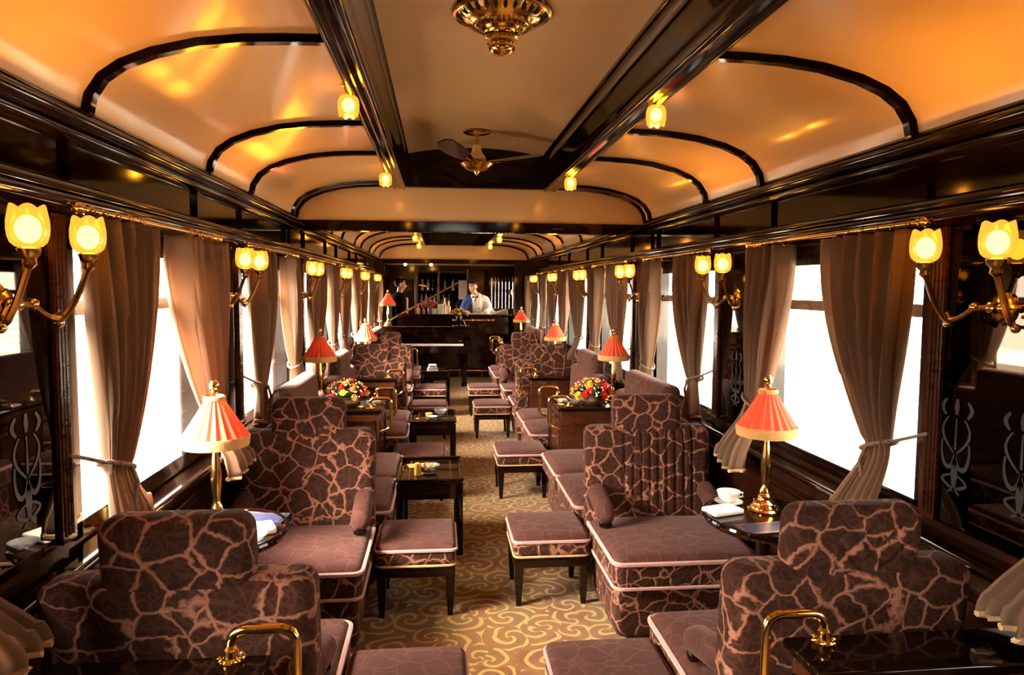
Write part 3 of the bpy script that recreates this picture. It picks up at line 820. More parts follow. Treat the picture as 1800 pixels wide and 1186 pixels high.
cab.location = (.985, 5.56, 0); cab.rotation_euler = (0, 0, PI)
dup(cab, (-1.04, 5.56, 0), 0, 'mahogany cabinet with flowers and red lamp, against the left wall')
c2 = make_cabinet('thin railed cabinet behind the far right turned-away armchair', .16, (-.05,))
c2.location = (.985, 7.14, 0); c2.rotation_euler = (0, 0, PI)
dup(c2, (-1.04, 7.14, 0), 0, 'thin railed cabinet behind the far left turned-away armchair')
dup(c2, (.985, 1.63, 0), PI, 'thin railed cabinet in the right foreground behind the near armchair')
c3 = make_cabinet('x', .16, (.06,)); c3.location = (-1.03, 1.66, 0); c3['label'] = ('thin railed cabinet in the left foreground behind the near armchair')
dup(c2, (.93, 9.60, 0), PI, 'thin railed cabinet behind the farthest right armchair')
dup(c2, (-.98, 9.60, 0), 0, 'thin railed cabinet behind the farthest left armchair')
dup(cab, (1.0, 11.62, 0), PI, 'far right cabinet carrying a lamp beside the bar')

# ------------------------------------------------------------------ window tables
def make_wtable(label):
    t = thing('window_table', label, 'table', (0, 0, 0), 0, 'oval tables under the windows')
    mb = MB()
    ov = lambda a, b, n=40: [(a * math.cos(2 * PI * i / n), b * math.sin(2 * PI * i / n)) for i in range(n)]
    ob('table_top', MB().prism(ov(.235, .27), .672, .695), 'woodh', t)
    q = [(x, y, .694) for x, y in ov(.236, .271)]
    ob('rim', MB().tube(q, .012, 8, closed=True), 'lacquer', t)
    ob('pedestal', MB().lathe([(.025, .67), (.05, .655), (.03, .60), (.028, .3), (.04, .12), (.12, .05), (.15, .03), (.15, .0)], 20, cap1=True), 'lacquer', t)
    return t
wt = make_wtable('oval dark table under the near right window'); wt.location = (1.09, 2.80, 0)
dup(wt, (-1.10, 2.80, 0), 0, 'oval dark table under the near left window')
dup(wt, (1.09, 8.28, 0), 0, 'oval dark table under a far right window between armchairs')
dup(wt, (-1.10, 8.28, 0), 0, 'oval dark table under a far left window between armchairs')

# ------------------------------------------------------------------ table lamps
def make_lamp(label):
    t = thing('table_lamp', label, 'table lamp', (0, 0, 0), 0, 'pleated silk table lamps')
    mb = MB().lathe([(.070, .0), (.072, .008), (.060, .014), (.058, .022), (.050, .028), (.048, .036), (.034, .044), (.028, .056), (.030, .066), (.024, .074)], 28, cap0=True, cap1=True)
    ob('base', mb, 'brass', t)
    mb = MB().lathe([(.018, .07), (.023, .085), (.016, .10), (.013, .12), (.019, .17), (.021, .20), (.018, .24), (.012, .30), (.010, .36)], 20)
    ob('stem', mb, 'brass', t)
    n = 20; seg = n * 6
    pr = [(.036, .515), (.041, .50), (.064, .46), (.088, .42), (.108, .388), (.122, .366)]
    mb = MB().lathe(pr, seg, rfn=lambda q, z: 1 + .045 * math.cos(n * q))
    s_ = ob('lamp_shade', mb, 'silk', t)
    mb = MB().lathe([(.126, .372), (.129, .366), (.125, .330), (.122, .328), (.122, .362)], 96, rfn=lambda q, z: 1 + .008 * math.cos(48 * q))
    ob('fringe', mb, 'fringe', s_)
    mb = MB().lathe([(.038, .508), (.042, .512), (.042, .524), (.036, .528), (.034, .512)], 32)
    ob('top_band', mb, 'fringe', s_)
    ob('finial', MB().lathe([(.006, .50), (.007, .53), (.013, .54), (.008, .548), (.017, .558), (.019, .57), (.012, .584), (.002, .588)], 16), 'brass', t)
    mb = MB(); mb.ball((0, 0, .425), .022, 10, 8, (1, 1, 1.4)); ob('light_bulb', mb, 'lampbulb', t)
    return t
lp = make_lamp('silk table lamp on the near left oval table, white where the window lights it'); lp.location = (-1.135, 2.85, .695)
dup(lp, (1.135, 2.89, .695), 0, 'silk table lamp on the near right oval table, bleached pale by the window')
dup(lp, (1.13, 5.58, .742), 0, 'red silk table lamp on the right flower cabinet')
dup(lp, (-1.18, 5.58, .742), 0, 'red silk table lamp on the left flower cabinet')
dup(lp, (1.10, 8.30, .695), 0, 'pale silk table lamp on the far right oval table')
dup(lp, (-1.11, 8.30, .695), 0, 'silk table lamp, half white and half red, on the far left oval table')
dup(lp, (1.08, 11.70, .742), 0, 'farthest silk table lamp on the right, beside the bar')
dup(lp, (-1.10, 11.78, 1.005), 0, 'silk table lamp standing on the left end of the piano')

# ------------------------------------------------------------------ flowers
def bouquet(label, cat, loc, r, cols, seed, pot='wicker', n=26, tiny=60, h=.8, potr=.09, poth=.07):
    rnd = random.Random(seed)
    t = thing('flower_arrangement', label, cat, loc, 0, None)
    ob('vase', MB().lathe([(potr * .75, 0), (potr, poth * .4), (potr * .95, poth * .8), (potr * 1.05, poth), (potr * .9, poth)], 20, cap0=True, cap1=True), pot, t)
    mb = MB()
    for i in range(90):
        a = rnd.random() * 2 * PI; e = rnd.random() ** .7 * 1.45
        rr = r * (.55 + .45 * rnd.random())
        c = Vector((rr * math.sin(e) * math.cos(a), rr * math.sin(e) * math.sin(a), poth + rr * h * math.cos(e) * .9))
        d = Vector((rnd.uniform(-1, 1), rnd.uniform(-1, 1), rnd.uniform(-.3, .8))).normalized(); s_ = d.orthogonal().normalized()
        ln = r * rnd.uniform(.18, .34)
        mb.add([c - d * ln, c + s_ * ln * .3, c + d * ln, c - s_ * ln * .3, c + d.cross(s_) * ln * .12], [(0, 1, 4), (1, 2, 4), (2, 3, 4), (3, 0, 4)])
    mb.lathe([(potr * .7, poth * .8), (r * .6, poth + r * .2), (r * .5, poth + r * .5 * h), (.01, poth + r * .7 * h)], 14)
    ob('foliage', mb, 'leaf', t)
    for i in range(n):
        q = (i + .5) / n; e = math.acos(1 - q * .98); a = i * 2.39996 + rnd.uniform(-.3, .3)
        rr = r * rnd.uniform(.9, 1.0)
        c = Vector((rr * math.sin(e) * math.cos(a), rr * math.sin(e) * math.sin(a), poth + rr * h * math.cos(e)))
        col = cols[rnd.randrange(len(cols))]; br = r * rnd.uniform(.17, .25)
        mb = MB(); ax = (c - Vector((0, 0, poth * .5))).normalized()
        u = ax.orthogonal().normalized(); v = ax.cross(u)
        for ring, (m_, rad, lift, tilt) in enumerate(((7, 1.0, 0, .35), (6, .72, .22, .7), (4, .42, .4, 1.0))):
            for j in range(m_):
                b = 2 * PI * (j + .5 * ring) / m_; dr = u * math.cos(b) + v * math.sin(b); tn = ax.cross(dr)
                p0 = c + ax * br * lift * .5; tip = c + dr * br * rad + ax * br * (lift + tilt * .45)
                mid = (p0 + tip) / 2 + dr * br * .12
                mb.add([p0, mid + tn * br * rad * .42, tip, mid - tn * br * rad * .42, mid - ax * br * .12], [(0, 1, 4), (1, 2, 4), (2, 3, 4), (3, 0, 4)])
        mb.ball(c + ax * br * .25, br * .38, 8, 6)
        ob('bloom', mb, col, t)
    if tiny:
        mb = MB()
        for i in range(tiny):
            a = rnd.random() * 2 * PI; e = math.acos(1 - rnd.random() * .98); rr = r * rnd.uniform(.98, 1.12)
            mb.ball((rr * math.sin(e) * math.cos(a), rr * math.sin(e) * math.sin(a), poth + rr * h * math.cos(e)), .006, 5, 4)
        o = ob('white_sprays', mb, 'tiny', t); o['kind'] = 'stuff'
    return t
YRO = ['yellow', 'yellow', 'red', 'orange', 'yellow', 'red', 'red']
bouquet('red and yellow flowers on the right cabinet beside the red lamp', 'flowers', (.93, 5.46, .742), .155, YRO, 3, tiny=110)
bouquet('red and yellow flowers on the left cabinet beside the red lamp', 'flowers', (-.965, 5.46, .742), .155, YRO, 5, tiny=110)
bouquet('deep red roses in a lilac glass vase on the bar', 'flowers', (-.43, 13.16, 1.15), .165, ['red'], 8, 'lilac', 16, 0, .75, .05, .12)
bouquet('orange and yellow flowers in a black vase on the right of the piano', 'flowers', (.06, 12.05, 1.005), .15, ['orange', 'yellow', 'orange', 'red'], 9, 'lacquer', 14, 16, .7, .05, .17)

# ------------------------------------------------------------------ small things on tables
def single(name, mb, mat, label, cat, loc, rz=0, group=None):
    o = ob(name, mb, mat, None); o.location = loc; o.rotation_euler = (0, 0, rz); return tag(o, label, cat, group)
def bowl_mb(r, h): return MB().lathe([(r * .45, 0), (r * .5, .006), (r * .75, h * .4), (r, h), (r * .95, h), (r * .7, h * .45), (r * .4, .012), (.001, .012)], 28, cap0=True)
def menu(loc, rz, label, w=.13, d=.09):
    t = thing('menu_card', label, 'menu', loc, rz)
    ob('card', MB().box(-w, w, -d, d, 0, .006), 'navy', t, False)
    mb = MB()
    for y in (-d + .008, d - .014): mb.box(-w + .008, w - .008, y, y + .006, .006, .0068)
    for x in (-w + .008, w - .014): mb.box(x, x + .006, -d + .008, d - .008, .006, .0068)
    ob('gilt_border', mb, 'gold', t, False); return t
menu((1.03, 2.655, .696), .12, 'navy menu card with gilt border on the near right oval table', .11, .06)
menu((-1.0, 2.95, .696), -.1, 'navy menu card with gilt border on the near left oval table', .11, .06)
t = thing('teacup', 'white china cup on a saucer on the near right oval table', 'cup', (1.02, 3.0, .696))
ob('saucer', MB().lathe([(.03, 0), (.06, .008), (.062, .01), (.03, .005), (.001, .005)], 24, cap0=True), 'china', t)
ob('cup', MB().lathe([(.022, .008), (.026, .012), (.045, .03), (.052, .055), (.049, .055), (.04, .03), (.001, .016)], 24), 'china', t)
ob('handle', MB().tube([(.045, 0, .045), (.065, 0, .045), (.065, 0, .028), (.04, 0, .024)], .004, 6), 'china', t)
mb = MB().rbox(-.075, .075, -.05, .05, 0, .022, .008, (2, 2, 1), 2); single('folded_napkin', mb, 'white', 'folded white napkin at the left of the near right oval table', 'napkin', (.94, 2.87, .696), .3)
mb = MB().tube([(.0, -.05, .004), (.0, -.04, .05), (0, -.01, .075), (0, .02, .06), (0, .04, .004)], .004, 6)
single('brass_card_holder', mb, 'brass', 'thin brass loop card holder beside the near right lamp', 'card holder', (1.21, 2.76, .696))
mb = MB().rbox(-.06, .06, -.05, .05, 0, .03, .01, (2, 2, 1), 2); single('paper_packet', mb, 'white', 'white paper packet on the edge of the near left oval table', 'packet', (-.96, 2.78, .696), .4)
single('ashtray', bowl_mb(.05, .025), 'crystal', 'clear glass ashtray on the near left oval table', 'ashtray', (-.95, 2.66, .706))
def bowl_of(label, loc):
    t = thing('crystal_bowl', label, 'bowl', loc)
    ob('bowl', bowl_mb(.07, .05), 'crystal', t)
    mb = MB(); rnd = random.Random(2)
    for i in range(22): 
        a = rnd.random() * 7; q = rnd.random() ** .5 * .045; mb.ball((q * math.cos(a), q * math.sin(a), .022 + rnd.random() * .025), .011, 6, 5)
    o = ob('nuts', mb, 'goldcord', t); o['kind'] = 'stuff'; return t
bowl_of('crystal bowl of nuts on the nearest tray table', (-.33, 4.50, .467))
single('candle_glass', MB().lathe([(.02, 0), (.022, .04), (.018, .06), (.019, .075), (.012, .08)], 16, cap0=True, cap1=True), 'amber', 'small amber glass beside the crystal bowl on the nearest tray table', 'glass', (-.40, 4.44, .467))
mb = MB().box(-.07, .07, -.05, .05, 0, .003); single('leaflet', mb, 'amber', 'flat printed leaflet behind the crystal bowl on the nearest tray table', 'leaflet', (-.40, 4.68, .467), .2)
single('ashtray', bowl_mb(.05, .025), 'china', 'white ashtray on the second tray table', 'ashtray', (-.33, 6.36, .467))
single('glass_bowl', bowl_mb(.065, .05), 'crystal', 'footed glass bowl on the second tray table', 'bowl', (-.25, 6.55, .467))
single('amber_glass', MB().lathe([(.03, 0), (.034, .02), (.025, .03)], 16, cap0=True, cap1=True), 'amber', 'yellow glass dish on the second tray table', 'dish', (-.36, 6.52, .467))
t = thing('paper_stack', 'stack of white napkins on the tray table before the piano', 'napkins', (-.36, 9.98, .467))
for i in range(3): ob('napkin', MB().rbox(-.075 + .01 * i, .075 - .01 * i, -.06, .06, .034 * i, .034 * i + .03, .01, (1, 1, 1), 2), 'white', t)
for sx, who in ((1, 'right'), (-1, 'left')):
    x = .77 if sx > 0 else -.80
    single('glass_dish', bowl_mb(.06, .035), 'crystal', 'clear glass dish on the %s flower cabinet' % who, 'dish', (x, 5.42, .743))
    single('folded_leaflet', MB().box(-.05, .05, -.035, .035, 0, .012), 'white', 'white leaflet on the %s flower cabinet beside the brass rail' % who, 'leaflet', (x - sx * .02, 5.62, .743), .3)
single('wine_glass', MB().lathe([(.03, 0), (.03, .003), (.004, .006), (.004, .06), (.025, .08), (.032, .11), (.026, .14)], 18, cap0=True), 'crystal', 'stemmed glass on the far right railed cabinet', 'glass', (.93, 11.45, .743))

# ------------------------------------------------------------------ curtains
def curtain(sd, k, end, seed):
    """end -1: edge nearer the camera, +1: farther"""
    rnd = random.Random(seed); c = WIN[k]
    zt = 1.848; ztie = 1.09 + rnd.uniform(-.03, .03); zb = .80 + rnd.uniform(-.02, .04)
    tail = .095 if sd > 0 or end > 0 else .028
    if sd < 0 and end < 0: zb = .885
    if k in (2, 3, 5, 6): zb = .885; tail = .0
    o_top, i_top = .61, (.16 if end < 0 else .24) + rnd.uniform(-.04, .04)
    if sd < 0 and k == 1: i_top = .18 if end < 0 else .08
    if sd > 0 and k == 1: i_top = .10 if end < 0 else .25
    if k == 0: i_top = -.56 if sd < 0 else -.50  # tops drawn across out of view, shaped to block light on the near chairs
    o_tie, i_tie = (.53, .40) if end < 0 else (.62, .45)
    o_bot, i_bot = (.57, .34) if end < 0 else (.74, .46)
    nf = rnd.choice((4.5, 5.2, 6)); ph = rnd.random() * 6; ph2 = rnd.random() * 6
    nu, nv = 72, 44; vs = []; fs = []; tie_r = None
    ss = lambda t: t * t * (3 - 2 * t)
    for j in range(nv + 1):
        z = zt + (zb - zt) * j / nv
        if z > ztie:
            t = (zt - z) / (zt - ztie); o = o_top + (o_tie - o_top) * ss(t); i = i_top + (i_tie - i_top) * (t ** 1.7)
            amp = .056 + .014 * math.sin(t * PI) - .024 * t ** 2
        else:
            t = (ztie - z) / (ztie - zb); o = o_tie + (o_bot - o_tie) * ss(t); i = i_tie + (i_bot - i_tie) * ss(t); amp = .018 + .016 * t
        for a in range(nu + 1):
            u = a / nu; y = i + (o - i) * u
            f = math.sin(u * nf * 2 * PI + ph + .5 * math.sin(3 * (zt - z) + ph2)) + .35 * math.sin(u * nf * 4.3 * PI + ph2)
            x = 1.286 - amp * (f if f > 0 else f * .8) * .78 - (.0 if z > ztie else tail * ss(t)) - (.012 * math.sin(PI * u) if z <= ztie else 0)
            y += .25 * amp * math.cos(u * nf * 2 * PI + ph)
            if j == nv: pass
            vs.append((sd * x, end * y, z + (.02 * math.sin(u * 5 + ph) if j > nv - 3 else 0)))
    for j in range(nv):
        for a in range(nu):
            q = j * (nu + 1) + a; fs.append((q, q + 1, q + nu + 2, q + nu + 1))
    mb = MB(); mb.add(vs, fs)
    where = 'nearer' if end < 0 else 'farther'
    t_ = thing('curtain', 'taupe velvet curtain tied back at the %s edge of the %s wall\'s %s window' % (where, SIDE[sd], ORD[k]), 'curtain', (0, c, 0), 0, 'taupe velvet curtains')
    o_ = ob('cloth', mb, 'curtain', t_)
    md = o_.modifiers.new('thickness', 'SOLIDIFY'); md.thickness = .006
    # hem fringe
    hv = [vs[nv * (nu + 1) + a] for a in range(nu + 1)]
    ob('hem_fringe', MB().tube([(p[0], p[1], p[2] - .006) for p in hv], .010, 6), 'curtain_fringe', o_)
    # rope tie and tassel
    row = round((zt - ztie) / (zt - zb) * nv)
    xs = [vs[row * (nu + 1) + a][0] for a in range(nu + 1)]; ys = [vs[row * (nu + 1) + a][1] for a in range(nu + 1)]
    xc = sd * 1.288; yc = (min(ys) + max(ys)) / 2; rx = .045; ry = (max(ys) - min(ys)) / 2 + .015
    lp_ = [(xc + rx * math.cos(q * PI / 12), yc + ry * math.sin(q * PI / 12), ztie + end * .03 * math.sin(q * PI / 12) * (1)) for q in range(24)]
    mb = MB().tube(lp_, .0075, 7, closed=True)
    kx = xc - sd * rx; 
    mb.tube([(kx, yc, ztie), (kx - sd * .01, yc + .02, ztie - .06), (kx, yc + .015, ztie - .14)], .008, 6)
    mb.tube([(sd * 1.327, end * .66, ztie + .08), (xc, yc + end * ry, ztie + .03)], .006, 6)
    ob('tie_rope', mb, 'rope', t_)
    ob('tassel', MB().lathe([(.008, 0), (.018, -.015), (.013, -.03), (.02, -.05), (.026, -.11), (.001, -.112)], 14, (kx, yc + .015, ztie - .13), rfn=lambda q, z: 1 + .06 * math.cos(7 * q)), 'rope', t_)
    return t_
for sd in (-1, 1):
    for k in range(7):
        for e in (-1, 1):
            if k == 0 and e < 0: continue
            curtain(sd, k, e, 100 + k * 7 + sd * 31 + e * 3)
        if k < 7:
            t = thing('curtain_rod', 'brass curtain rod over the %s wall\'s %s window' % (SIDE[sd], ORD[k]), 'curtain rod', (sd * 1.288, WIN[k], 1.868), 0, 'brass curtain rods')
            ob('rod', MB().tube([(0, -.64, 0), (0, .64, 0)], .0105, 10), 'brass', t)
            for e in (-1, 1):
                mb = MB().ball((0, e * .655, 0), .018, 10, 8); mb.ball((0, e * .625, 0), .015, 10, 6, (1, .6, 1)); mb.tube([(0, e * .60, 0), (sd * .07, e * .60, .0)], .007, 6)
                ob('finial', mb, 'brass', t)
            if k < 3:
                for q in (-.58, -.50, -.41, -.32, -.23, .27, .35, .43, .51, .58):
                    mb = MB().tube([(.017 * math.cos(a * PI / 6), q + .004 * math.sin(a), -.006 + .017 * math.sin(a * PI / 6)) for a in range(12)], .0025, 5, closed=True)
                    ob('ring', mb, 'brass', t)

# ------------------------------------------------------------------ piano
t = thing('grand_piano', 'black grand piano with propped lid at the far end of the aisle', 'piano', (0, 11.42, 0))
px0, px1 = -1.20, .235
out = [(px0, .30), (px1, .30), (px1, .62), (px1 - .03, .80), (px1 - .15, 1.0), (px1 - .38, 1.14), (px1 - .60, 1.27), (px1 - .80, 1.40), (px1 - .98, 1.46), (px1 - 1.18, 1.46), (px0 + .05, 1.42), (px0, 1.34)]
ob('case', MB().prism(out, .70, 1.0), 'lacquer', t)
mb = MB().box(px0, px1, .0, .32, .60, .70); mb.box(px0, px0 + .10, .0, .32, .70, .80); mb.box(px1 - .10, px1, .0, .32, .70, .80)
mb.box(px0, px1, -.01, .02, .58, .705)
ob('key_bed', mb, 'lacquer', t, False)
k_ = ob('white_keys', MB().box(px0 + .11, px1 - .11, .02, .165, .70, .732), 'ivory', t, False)
mb = MB(); i = 0; x = px0 + .13
while x < px1 - .13:
    if i % 7 not in (2, 6): mb.box(x - .006, x + .006, .07, .166, .732, .744)
    x += .0235; i += 1
ob('black_keys', mb, 'lacquer', t, False)
mb = MB().box(px0 + .10, px1 - .10, .17, .19, .73, .90)
f_ = ob('fallboard', mb, 'lacquer', t, False)
ob('name_plate', MB().box(px1 - .19, px1 - .13, .165, .1705, .765, .782), 'gold', f_, False)
ob('hinge_strip', MB().box(px0 + .03, px1 - .25, .295, .303, .993, 1.006), 'oldbrass', t, False)
# music desk
mb = MB().box(-.95, -.05, .36, .375, 1.0, 1.20); ob('music_desk', mb, 'lacquer', t, False)
lid = [(px0, .46), (px0 + 1.40, .46), (px0 + 1.40, .62), (px0 + 1.25, 1.0), (px0 + .85, 1.27), (px0 + .45, 1.46), (px0 + .05, 1.42), (px0, 1.34)]
an = math.radians(29); vs = []; nL = len(lid)
for dz in (0, .028):
    for x, y in lid: vs.append((px0 + .03 + (x - px0) * math.cos(an) - dz * math.sin(an), y, 1.03 + (x - px0) * math.sin(an) + dz * math.cos(an)))
mb = MB(); mb.add(vs, [tuple(range(nL - 1, -1, -1)), tuple(range(nL, 2 * nL))] + [(i, (i + 1) % nL, nL + (i + 1) % nL, nL + i) for i in range(nL)])
l_ = ob('lid', mb, 'lacquer', t, False)
mb = MB().box(0, 1.40, .452, .4605, .001, .027)
mb.v = [(px0 + .03 + x * math.cos(an) - z * math.sin(an), y, 1.03 + x * math.sin(an) + z * math.cos(an)) for x, y, z in mb.v]
ob('lid_edge', mb, 'oldbrass', l_, False)
ob('lid_prop', MB().tube([(.17, .75, 1.0), (-.1, .75, 1.59)], .012, 8), 'lacquer', t)
for x, y in ((px1 - .09, .38), (px0 + .09, .38), (px1 - 1.0, 1.25)):
    mb = MB().rbox(x - .055, x + .055, y - .055, y + .055, .07, .70, .01, (1, 1, 1), 1, fn=lambda X, Y, Z, x=x, y=y: (x + (X - x) * (.65 + .5 * Z), y + (Y - y) * (.65 + .5 * Z), Z))
    mb.rbox(x - .05, x + .05, y - .05, y + .05, .0, .07, .008, (1, 1, 1), 1)
    ob('leg', mb, 'lacquer', t)
mb = MB()
for x in (-.53, -.43): mb.tube([(x, .34, .70), (x, .30, .12)], .014, 8)
mb.box(-.60, -.36, .24, .34, .08, .13)
ly = ob('pedal_lyre', mb, 'lacquer', t)
for x in (-.55, -.48, -.41): ob('pedal', MB().rbox(x - .013, x + .013, .13, .26, .075, .085, .004, (1, 1, 1), 1), 'brass', ly)

# ------------------------------------------------------------------ bar
t = thing('bar_counter', 'dark wooden bar counter with brass rail at the far end', 'bar', (0, 13.0, 0))
mb = MB().box(-.72, 1.06, .0, .06, 0, 1.10)
for x in (-.6, -.25, .1, .45, .8): mb.box(x - .14, x + .14, -.012, 0, .25, .95)
ob('front', mb, 'woodh', t, False)
mb = MB().box(-.72, -.66, .0, .5, 0, 1.10); mb.box(1.0, 1.06, .0, .5, 0, 1.10); ob('side_panel', mb, 'woodh', t, False)
ob('worktop', MB().rbox(-.76, 1.09, -.04, .52, 1.10, 1.145, .012, (1, 1, 1), 2), 'lacquer', t)
h = ob('brass_rail', MB().tube([(-.02, -.10, 1.045), (.70, -.10, 1.045)], .016, 10), 'brass', t)
mb = MB()
for x in (.06, .34, .62): mb.tube([(x, -.10, 1.045), (x, 0, 1.045)], .01, 8); mb.ball((x, -.10, 1.045), .024, 10, 8)
mb.ball((-.03, -.10, 1.045), .026, 10, 8); mb.ball((.71, -.10, 1.045), .026, 10, 8)
mb.tube([(.55 + .028 * math.cos(a * PI / 6), -.04, .985 + .028 * math.sin(a * PI / 6)) for a in range(12)], .008, 6, closed=True)
ob('rail_bracket', mb, 'brass', h)
ob('foot_rail', MB().tube([(-.70, -.14, .16), (.60, -.14, .13)], .016, 10), 'brass', t)
mb = MB()
for x in (-.5, .1, .5): mb.tube([(x, -.14, .145), (x, -.14, .0)], .012, 8)
ob('foot_rail_post', mb, 'brass', t)
zb = 1.146
single('white_menu_box', MB().rbox(-.05, .05, -.03, .03, 0, .19, .006, (1, 1, 1), 1), 'white', 'tall white box beside the red roses on the bar', 'box', (-.245, 13.02, zb))
single('white_menu_box', MB().rbox(-.045, .045, -.03, .03, 0, .11, .006, (1, 1, 1), 1), 'white', 'short white box before the red roses on the bar', 'box', (-.355, 13.0, zb))
def bottle(loc, mat, label, h=.26, r=.032):
    o = single('bottle', MB().lathe([(r, 0), (r, h * .55), (r * .9, h * .62), (r * .35, h * .76), (r * .33, h * .96), (r * .42, h * .97), (r * .42, h)], 16, cap0=True, cap1=True), mat, label, 'bottle', loc, 0, 'bottles on the bar'); return o
bottle((-.165, 13.10, zb), 'amber', 'taller amber bottle right of the white box on the bar', .30)
bottle((-.09, 13.14, zb), 'amber', 'shorter amber bottle beside the taller one on the bar', .24)
bottle((-.73 + .08, 13.2, zb), 'amber', 'small pale bottle at the left end of the bar', .17, .03)
bottle((-.55, 13.15, zb), 'amber', 'squat bottle left of the red roses on the bar', .14, .03)
single('open_papers', MB().rbox(-.26, .26, -.10, .10, 0, .012, .005, (3, 2, 1), 1, fn=lambda x, y, z: (x, y, z + .012 * abs(math.sin(x * 9)))), 'white', 'open white papers on the bar before the barman', 'papers', (.46, 13.12, zb))
single('folded_napkins', MB().rbox(-.13, .13, -.08, .08, 0, .07, .02, (4, 2, 1), 2, fn=lambda x, y, z: (x, y, z * (.5 + (x + .13) * 4))), 'white', 'heap of pinkish napkins at the right end of the bar', 'napkins', (.86, 13.16, zb))
single('sugar_bowl', MB().lathe([(.025, 0), (.045, .02), (.05, .05), (.035, .07), (.02, .08), (.008, .085), (.012, .1), (.001, .105)], 18, cap0=True), 'china', 'small white covered bowl right of the barman', 'bowl', (.72, 13.2, zb))
# back bar
t = thing('back_bar_cabinet', 'dark back bar with shelves and mirrors behind the counter', 'cabinet', (0, 14.75, 0))
mb = MB().box(-.72, .95, .06, .40, 0, .95); ob('base_unit', mb, 'woodh', t, False)
for z in (1.25, 1.55): ob('shelf', MB().box(-.72, .30, .2, .40, z, z + .025), 'lacquer', t, False)
for x in (-.75, -.28, .32): ob('upright', MB().rbox(x - .025, x + .025, .15, .40, .95, 2.02, .006, (1, 1, 1), 1), 'redwood', t)
ob('back_mirror', MB().box(-.70, .30, .395, .402, .96, 1.98), 'mirror', t, False)
ob('counter_top', MB().rbox(-.74, .97, .04, .40, .95, .985, .006, (1, 1, 1), 1), 'lacquer', t)
cnt = 0
for z, xs_ in ((1.276, (-.64, -.54, -.44, -.36, -.18, -.06)), (1.576, (-.62, -.50, -.40, -.15, .02))):
    for x in xs_:
        cnt += 1
        o = single('bottle', MB().lathe([(.03, 0), (.03, .13), (.012, .18), (.011, .22), (.013, .225)], 12, cap0=True, cap1=True), ('lacquer', 'navy', 'crystal')[cnt % 3], 'bottle on the %s shelf of the back bar' % ('lower' if z < 1.4 else 'upper'), 'bottle', (x, 15.03, z), 0, 'bottles on the %s back bar shelf' % ('lower' if z < 1.4 else 'upper'))
t = thing('framed_panel', 'grey framed panel hanging behind the barman', 'picture', (.22, 14.86, 1.40))
ob('frame', MB().box(-.10, .10, -.012, .012, -.02, .40), 'woodh', t, False); ob('sheet', MB().box(-.088, .088, -.016, -.010, -.005, .385), 'grey', t, False)
t = thing('reeded_door', 'dark door with upright chrome bars right of the barman', 'door', (.98, 14.3, 0))
ob('door_leaf', MB().box(-.25, .28, .0, .04, 0, 2.05), 'lacquer', t, False)
for i in range(7): ob('chrome_bar', MB().tube([(-.20 + i * .07, -.02, 1.22), (-.20 + i * .07, -.02, 1.86)], .006, 8), 'steel', t)
ob('door_handle', MB().rbox(.18, .20, -.08, -.03, 1.50, 1.60, .008, (1, 1, 1), 1), 'brass', t)
for i, x in enumerate((-.90, -.42)):
    t = thing('ceiling_spot', 'small lit ceiling lamp over the %s' % ('waiter' if i == 0 else 'red roses'), 'ceiling lamp', (x, 13.5, 2.10))
    ob('fitting', MB().lathe([(.05, 0), (.05, -.012), (.03, -.02)], 16, cap0=True), 'brass', t)
    ob('light_bulb', MB().ball((0, 0, -.035), .028, 10, 8), 'spotbulb', t)
t = thing('wall_lamp', 'gold bar-shaped picture light on the far wall', 'wall lamp', (-.60, 14.6, 1.66))
ob('lamp_tube', MB().tube([(-.085, 0, .02), (.085, 0, -.01)], .022, 10), 'gold', t); ob('bracket', MB().tube([(0, 0, 0), (0, .55, .1)], .008, 6), 'oldbrass', t)

# ------------------------------------------------------------------ people
def capsules(mb, segs, n=12):
    """tapered limbs: (a, b, ra, rb)"""
    for a, b, ra, rb in segs:
        a = Vector(a); b = Vector(b); k = 7
        pts = [a.lerp(b, i / k) for i in range(k + 1)]; rs = [ra + (rb - ra) * i / k for i in range(k + 1)]
        mb.tube(pts, rs, n); mb.ball(a, ra, n, 8); mb.ball(b, rb, n, 8)
def fuse(o, vox):
    m = o.modifiers.new('fuse', 'REMESH'); m.mode = 'VOXEL'; m.voxel_size = vox; m.use_smooth_shade = True
    s_ = o.modifiers.new('smooth', 'SMOOTH'); s_.iterations = 4; s_.factor = .5
def hand(mb, w, d, side, curl=.3):
    """palm and five fingers from wrist w along d"""
    d = Vector(d).normalized(); up = Vector((0, 0, 1)); sdv = d.cross(up).normalized(); nrm = sdv.cross(d)
    w = Vector(w)
    capsules(mb, [(w, w + d * .07, .026, .032), (w + sdv * .018 + d * .03, w + sdv * .022 + d * .085, .018, .018), (w - sdv * .018 + d * .03, w - sdv * .022 + d * .085, .018, .018)], 8)
    for i, (o_, ln) in enumerate(((-.030, .062), (-.010, .078), (.010, .074), (.029, .056))):
        a = w + d * .088 + sdv * o_; b = a + d * ln * .55 - nrm * ln * .12; c = b + d * ln * .4 - nrm * ln * curl
        capsules(mb, [(a, b, .0095, .009), (b, c, .009, .0078)], 7)
    a = w + d * .025 + sdv * side * .026; b = a + d * .035 + sdv * side * .025; c = b + d * .03 + sdv * side * .006
    capsules(mb, [(a, b, .012, .010), (b, c, .010, .008)], 7)
